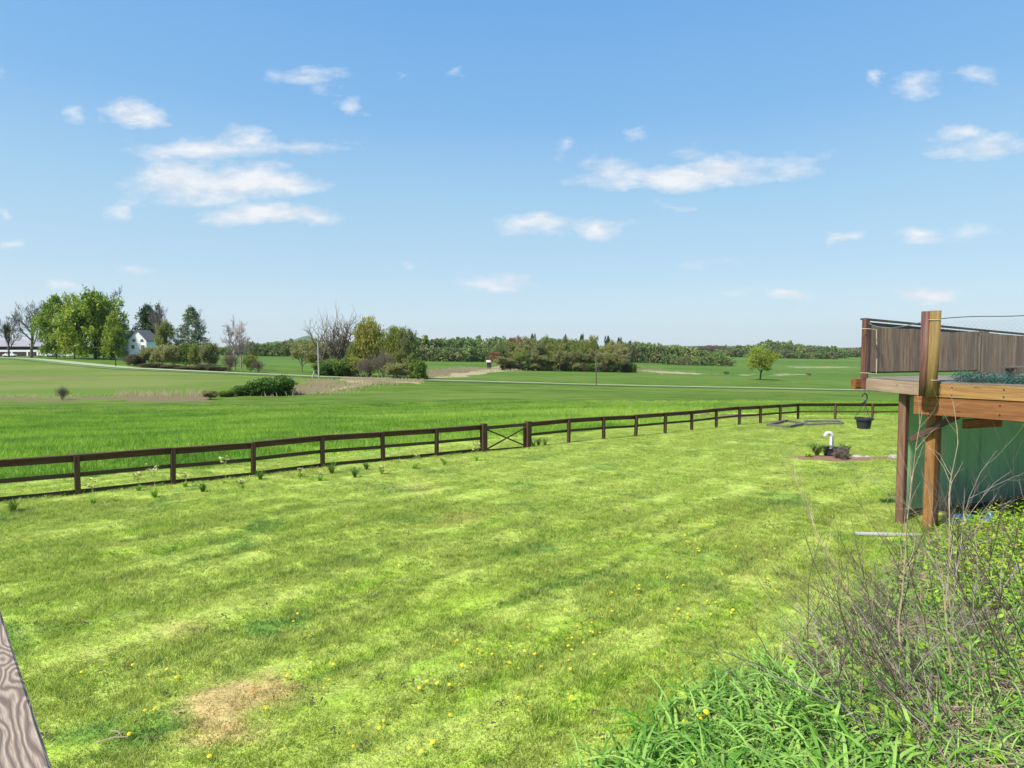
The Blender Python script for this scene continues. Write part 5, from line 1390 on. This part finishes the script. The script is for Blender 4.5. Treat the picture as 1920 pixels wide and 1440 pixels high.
for cx_, cy_, rx_, ry_, n_ in cl:
    for k in range(n_): spots.append((random.gauss(cx_, rx_), random.gauss(cy_, ry_)))
for k in range(34): spots.append((random.uniform(150, 1450), random.uniform(1010, 1430)))
spots += [(663, 1411), (345, 1207), (155, 1345), (393, 1431), (790, 1420), (1134, 1276), (1003, 1237), (500, 1340)]
first = True
for px, py in spots:
    x, y = hit(px, py)
    if bank(x, y) > .6 or x*x+y*y < 16 or beyond(x, y) > -.3: continue
    d_ = dproto if first else copy_tree(dproto); first = False
    sc_ = random.uniform(.5, .85); d_.location = (x, y, gz(x, y)+random.uniform(.05, .075)); d_.scale = (sc_, sc_, sc_)
    d_.rotation_euler = (random.uniform(-.4, .4), random.uniform(-.4, .4), random.uniform(0, 6))
    tag(d_, 'yellow dandelion flower blooming in the mown lawn', 'dandelion', 'dandelions in the lawn')

# ------------------------------------------------------------------ weedy bank at the right
def bank_pts(n, seed, tmin=.0, ymax=12.6, dens=lambda x, y, t: 1):
    rr = random.Random(seed); out = []
    while len(out) < n:
        y = rr.uniform(3.6, ymax); x = rr.uniform(.4, .9*y+1.2); t_ = float(bank(x, y))
        if t_ < tmin or rr.random() > dens(x, y, t_): continue
        if x > 7.6 and y > 12.4: continue
        out.append((x, y, t_))
    return out
rr = random.Random(77)
def rib(mb, x, y, L_, wd_, lean, segs=5, droop=.7):
    z = gz(x, y); a_ = rr.uniform(0, 6.28); o_ = Vector((math.cos(a_), math.sin(a_), 0)); p_ = Vector((x, y, z-.02)); el = R(rr.uniform(62, 88)); pts = [p_]; ws = [wd_*.6]
    for k in range(segs):
        p_ = p_+(o_*math.cos(el)+Z*math.sin(el))*L_/segs; el -= droop*rr.uniform(.2, .6)*lean; pts.append(p_); ws.append(wd_*max(.05, 1-((k+1)/segs)**2.2))
    tw = Vector((-o_.y, o_.x, rr.uniform(-.4, .4))).normalized(); mb.strip(pts, tw, ws)
mb = MB()
# lush long grass, bottom centre
for x, y, t_ in bank_pts(2100, 1, -.05, 6.4, lambda x, y, t: (1 if x < 2.7 else .14)*(1 if t > .1 else .4)):
    rib(mb, x, y, rr.uniform(.34, .72), rr.uniform(.016, .034), 1.5, 6)
tag(mb.build('long_grass', M['longgrass']), 'lush broad-bladed grass clumps at the bottom of the bank', 'grass', kind='stuff')
mb = MB()
for x, y, t_ in bank_pts(7800, 2, .15, 12.6, lambda x, y, t: min(1, .35+t*.5)):
    rib(mb, x, y, rr.uniform(.18, .50), rr.uniform(.007, .016), 1.35, 5)
tag(mb.build('bank_grass', M['longgrass']), 'rough green grass growing all over the weedy bank', 'grass', kind='stuff')
# leafy weeds
def leafy(n, seed, smin, smax, hmax, m, name, label, dens, tmin=.4, ymax=12.4):
    pts = bank_pts(n, seed, tmin, ymax, dens); mb = MB()
    for x, y, t_ in pts:
        z = gz(x, y)+rr.uniform(.02, hmax); a_ = rr.uniform(0, 6.28); o_ = Vector((math.cos(a_), math.sin(a_), rr.uniform(-.3, .6))).normalized(); s_ = rr.uniform(smin, smax)
        q = Vector((x, y, z)); sdv = Vector((-o_.y, o_.x, rr.uniform(-.5, .5))).normalized()
        mb.strip([q, q+o_*s_*.35, q+o_*s_*.7, q+o_*s_], sdv, [s_*.12, s_*.5, s_*.42, s_*.03])
    tag(mb.build(name, m), label, 'weeds', kind='stuff')
leafy(4200, 5, .04, .12, .16, M['weed'], 'leafy_weeds', 'bright green leafy weeds covering the bank under the bare stems', lambda x, y, t: .4+.6*(math.sin(x*2.3+y)*math.sin(y*1.7-x) > -.2))
leafy(5000, 6, .035, .085, .36, M['weed'], 'tall_weeds', 'taller leafy weeds beside the deck posts', lambda x, y, t: 1 if (y > 7 and x/y > .66) else 0, .8, 11.5)
leafy(900, 7, .03, .055, .62, M['weedyellow'], 'yellow_weeds', 'yellow flowering weeds at the right edge in front of the green wall', lambda x, y, t: 1 if (y > 7.5 and x/y > .70) else 0, .9, 11)
mb = MB()
for x, y, t_ in bank_pts(15000, 9, .25, 11, lambda x, y, t: .25+.75*(math.sin(x*1.9+2)*math.cos(y*1.5) > .1)):
    a_ = rr.uniform(0, 6.28); l_ = rr.uniform(.08, .34); q = Vector((x, y, gz(x, y)+rr.uniform(.0, .09))); dv_ = Vector((math.cos(a_), math.sin(a_), rr.uniform(-.05, .35)))
    mb.strip([q, q+dv_*l_*.5+Z*.02, q+dv_*l_], (-dv_.y, dv_.x, .3), [.006, .008, .003])
tag(mb.build('dead_litter', M['litter']), 'dead straw and fallen stems on the bank', 'litter', kind='stuff')

def shrub(px, py, Yb, n_st, Lmin, Lmax, bias, m, label, seed, rad=.0062, twigs=8, spread=.35, name='bare_shrub', curl=.13, tw=.36):
    q = random.Random(seed)
    if Yb is None: x, y = hit(px, py)
    else: x, y = ray(px, py)[0]*Yb, Yb
    z = gz(x, y); r = tag(empty(name, (x, y, z)), label, 'shrub'); mb = MB()
    def stem(p_, d_, L_, r_, lv):
        n = 7 if lv == 0 else 4; pts = [p_]; rs = [r_]; dd = d_.copy()
        for k in range(n):
            dd = (dd+Vector((q.gauss(0, curl), q.gauss(0, curl), q.gauss(0, curl*.6)))+Z*.035).normalized(); p_ = p_+dd*L_/n; pts.append(p_); rs.append(r_*(1-.75*(k+1)/n))
        mb.tube(pts, rs, 4 if lv == 0 else 3, False)
        if lv < 2:
            for k in range(twigs if lv == 0 else 3):
                f = q.uniform(.25, .97); ix = int(f*n); b0 = pts[ix].lerp(pts[min(ix+1, n)], f*n-ix)
                ax = Vector((q.gauss(0, 1), q.gauss(0, 1), q.gauss(0, 1))).normalized(); nd = (Quaternion(ax, R(q.uniform(18, 48)*q.choice((-1, 1)))) @ dd)
                stem(b0, nd, L_*tw*q.uniform(.45, 1.1), rs[ix]*.62, lv+1)
    for k in range(n_st):
        a_ = q.uniform(0, 6.28); b0 = Vector((x+q.gauss(0, spread), y+q.gauss(0, spread), 0)); b0.z = gz(b0.x, b0.y)-.03
        d_ = Vector((bias[0]+q.gauss(0, .42), bias[1]+q.gauss(0, .3), 1)).normalized(); stem(b0, d_, q.uniform(Lmin, Lmax), rad*q.uniform(.7, 1.2), 0)
    mb.build('stems', m, r); settle(r)
S = 'bare grey shrub '
shrub(1590, 1330, None, 6, .9, 1.5, (-.9, .05), M['stem'], S+'spreading left at the lower middle of the bank', 1)
shrub(1700, 1400, None, 7, 1.2, 2.0, (-1.0, .1), M['stem'], S+'leaning left near the bottom of the bank', 2)
shrub(1760, 1300, None, 9, 1.2, 2.1, (-.8, .1), M['stem'], S+'with long arching stems in front of the orange deck post', 3)
shrub(1860, 1400, None, 9, 1.3, 2.1, (-.7, .1), M['stem'], S+'in the lower right corner leaning left', 4)
shrub(1900, 1230, None, 9, 1.4, 2.3, (-.45, .1), M['stem'], S+'at the right edge in front of the green wall', 5)
shrub(1640, 1200, None, 5, .8, 1.5, (-.55, .1), M['stem'], S+'rising before the brown deck post', 6)
shrub(1800, 1130, None, 7, 1.1, 2.0, (-.35, .1), M['stem'], S+'standing upright between the deck post and the right edge', 7)
shrub(1500, 1290, None, 3, .5, 1.0, (-.8, .1), M['stem'], S+'small one at the left end of the bank', 8)
shrub(1950, 1300, None, 9, 1.4, 2.3, (-.55, .1), M['stem'], S+'half outside the right edge of the view', 9)
shrub(1700, 1190, None, 6, 1.1, 1.9, (-.6, .1), M['stem'], S+'with a dense tangle of twigs in front of the white board', 21)
shrub(1840, 1210, None, 7, 1.5, 2.3, (-.35, .1), M['stemlight'], S+'paler one rising high before the green wall', 22)
shrub(1650, 1270, None, 4, .9, 1.4, (-.8, .1), M['stemlight'], S+'pale one sprawling over the middle of the bank', 23)
shrub(1780, 1420, None, 6, 1.1, 1.9, (-.8, .1), M['stemlight'], S+'pale one at the bottom of the bank', 24)
T_ = 'tan dried stalks '
shrub(1830, 1270, None, 3, 2.3, 2.75, (-.12, .05), M['stemtan'], T_+'tall and pale rising before the green wall', 11, rad=.007, twigs=11, name='dried_stalks', curl=.13, tw=.2)
shrub(1900, 1180, None, 5, 1.9, 2.5, (-.08, .05), M['stemtan'], T_+'with curled heads at the right edge', 12, rad=.006, twigs=12, name='dried_stalks', curl=.16, tw=.2)
shrub(1770, 1190, None, 5, 1.2, 1.9, (-.3, .05), M['stemtan'], T_+'crossing the foot of the orange deck post', 13, rad=.0055, twigs=9, name='dried_stalks', curl=.13, tw=.24)
shrub(1640, 1290, None, 7, .8, 1.5, (-.6, .05), M['stemtan'], T_+'low down in the middle of the bank', 14, rad=.004, twigs=7, name='dried_stalks', curl=.12)
# dandelions in the long grass
for px, py, lb in ((1324, 1335, 'highest of the three dandelion heads above the lush grass clump'), (1311, 1346, 'middle of the three dandelion heads above the lush grass clump'), (1285, 1354, 'lowest and browner of the three dandelion heads above the lush grass')):
    p_ = P(px, py, 5.3); d_ = copy_tree(dproto); d_.location = p_; d_.scale = (1.1, 1.1, 1.1); [setattr(q_, 'scale', (1, 1, 3)) for q_ in d_.children if q_.name.startswith('stem')]; d_.rotation_euler = (.3, -.2, 1); tag(d_, lb, 'dandelion', 'dandelions in the long grass')

# ------------------------------------------------------------------ haze
HAZE = 0.00005
if HAZE:
    mb = MB(); mb.prism([(-9000, -100), (9000, -100), (9000, 5400), (-9000, 5400)], -60, 190)
    hz = mb.build('haze', None); m = bpy.data.materials.new('haze'); m.use_nodes = True; t = NT(m.node_tree); t.N.clear()
    o_ = t.new('ShaderNodeOutputMaterial'); v = t.new('ShaderNodeVolumePrincipled'); v.inputs['Color'].default_value = (.94, .97, 1, 1); v.inputs['Density'].default_value = HAZE; v.inputs['Anisotropy'].default_value = .3
    t.L.new(v.outputs[0], o_.inputs['Volume']); hz.data.materials.append(m)
    tag(hz, 'thin pale air haze over the distant fields', 'haze', kind='stuff')
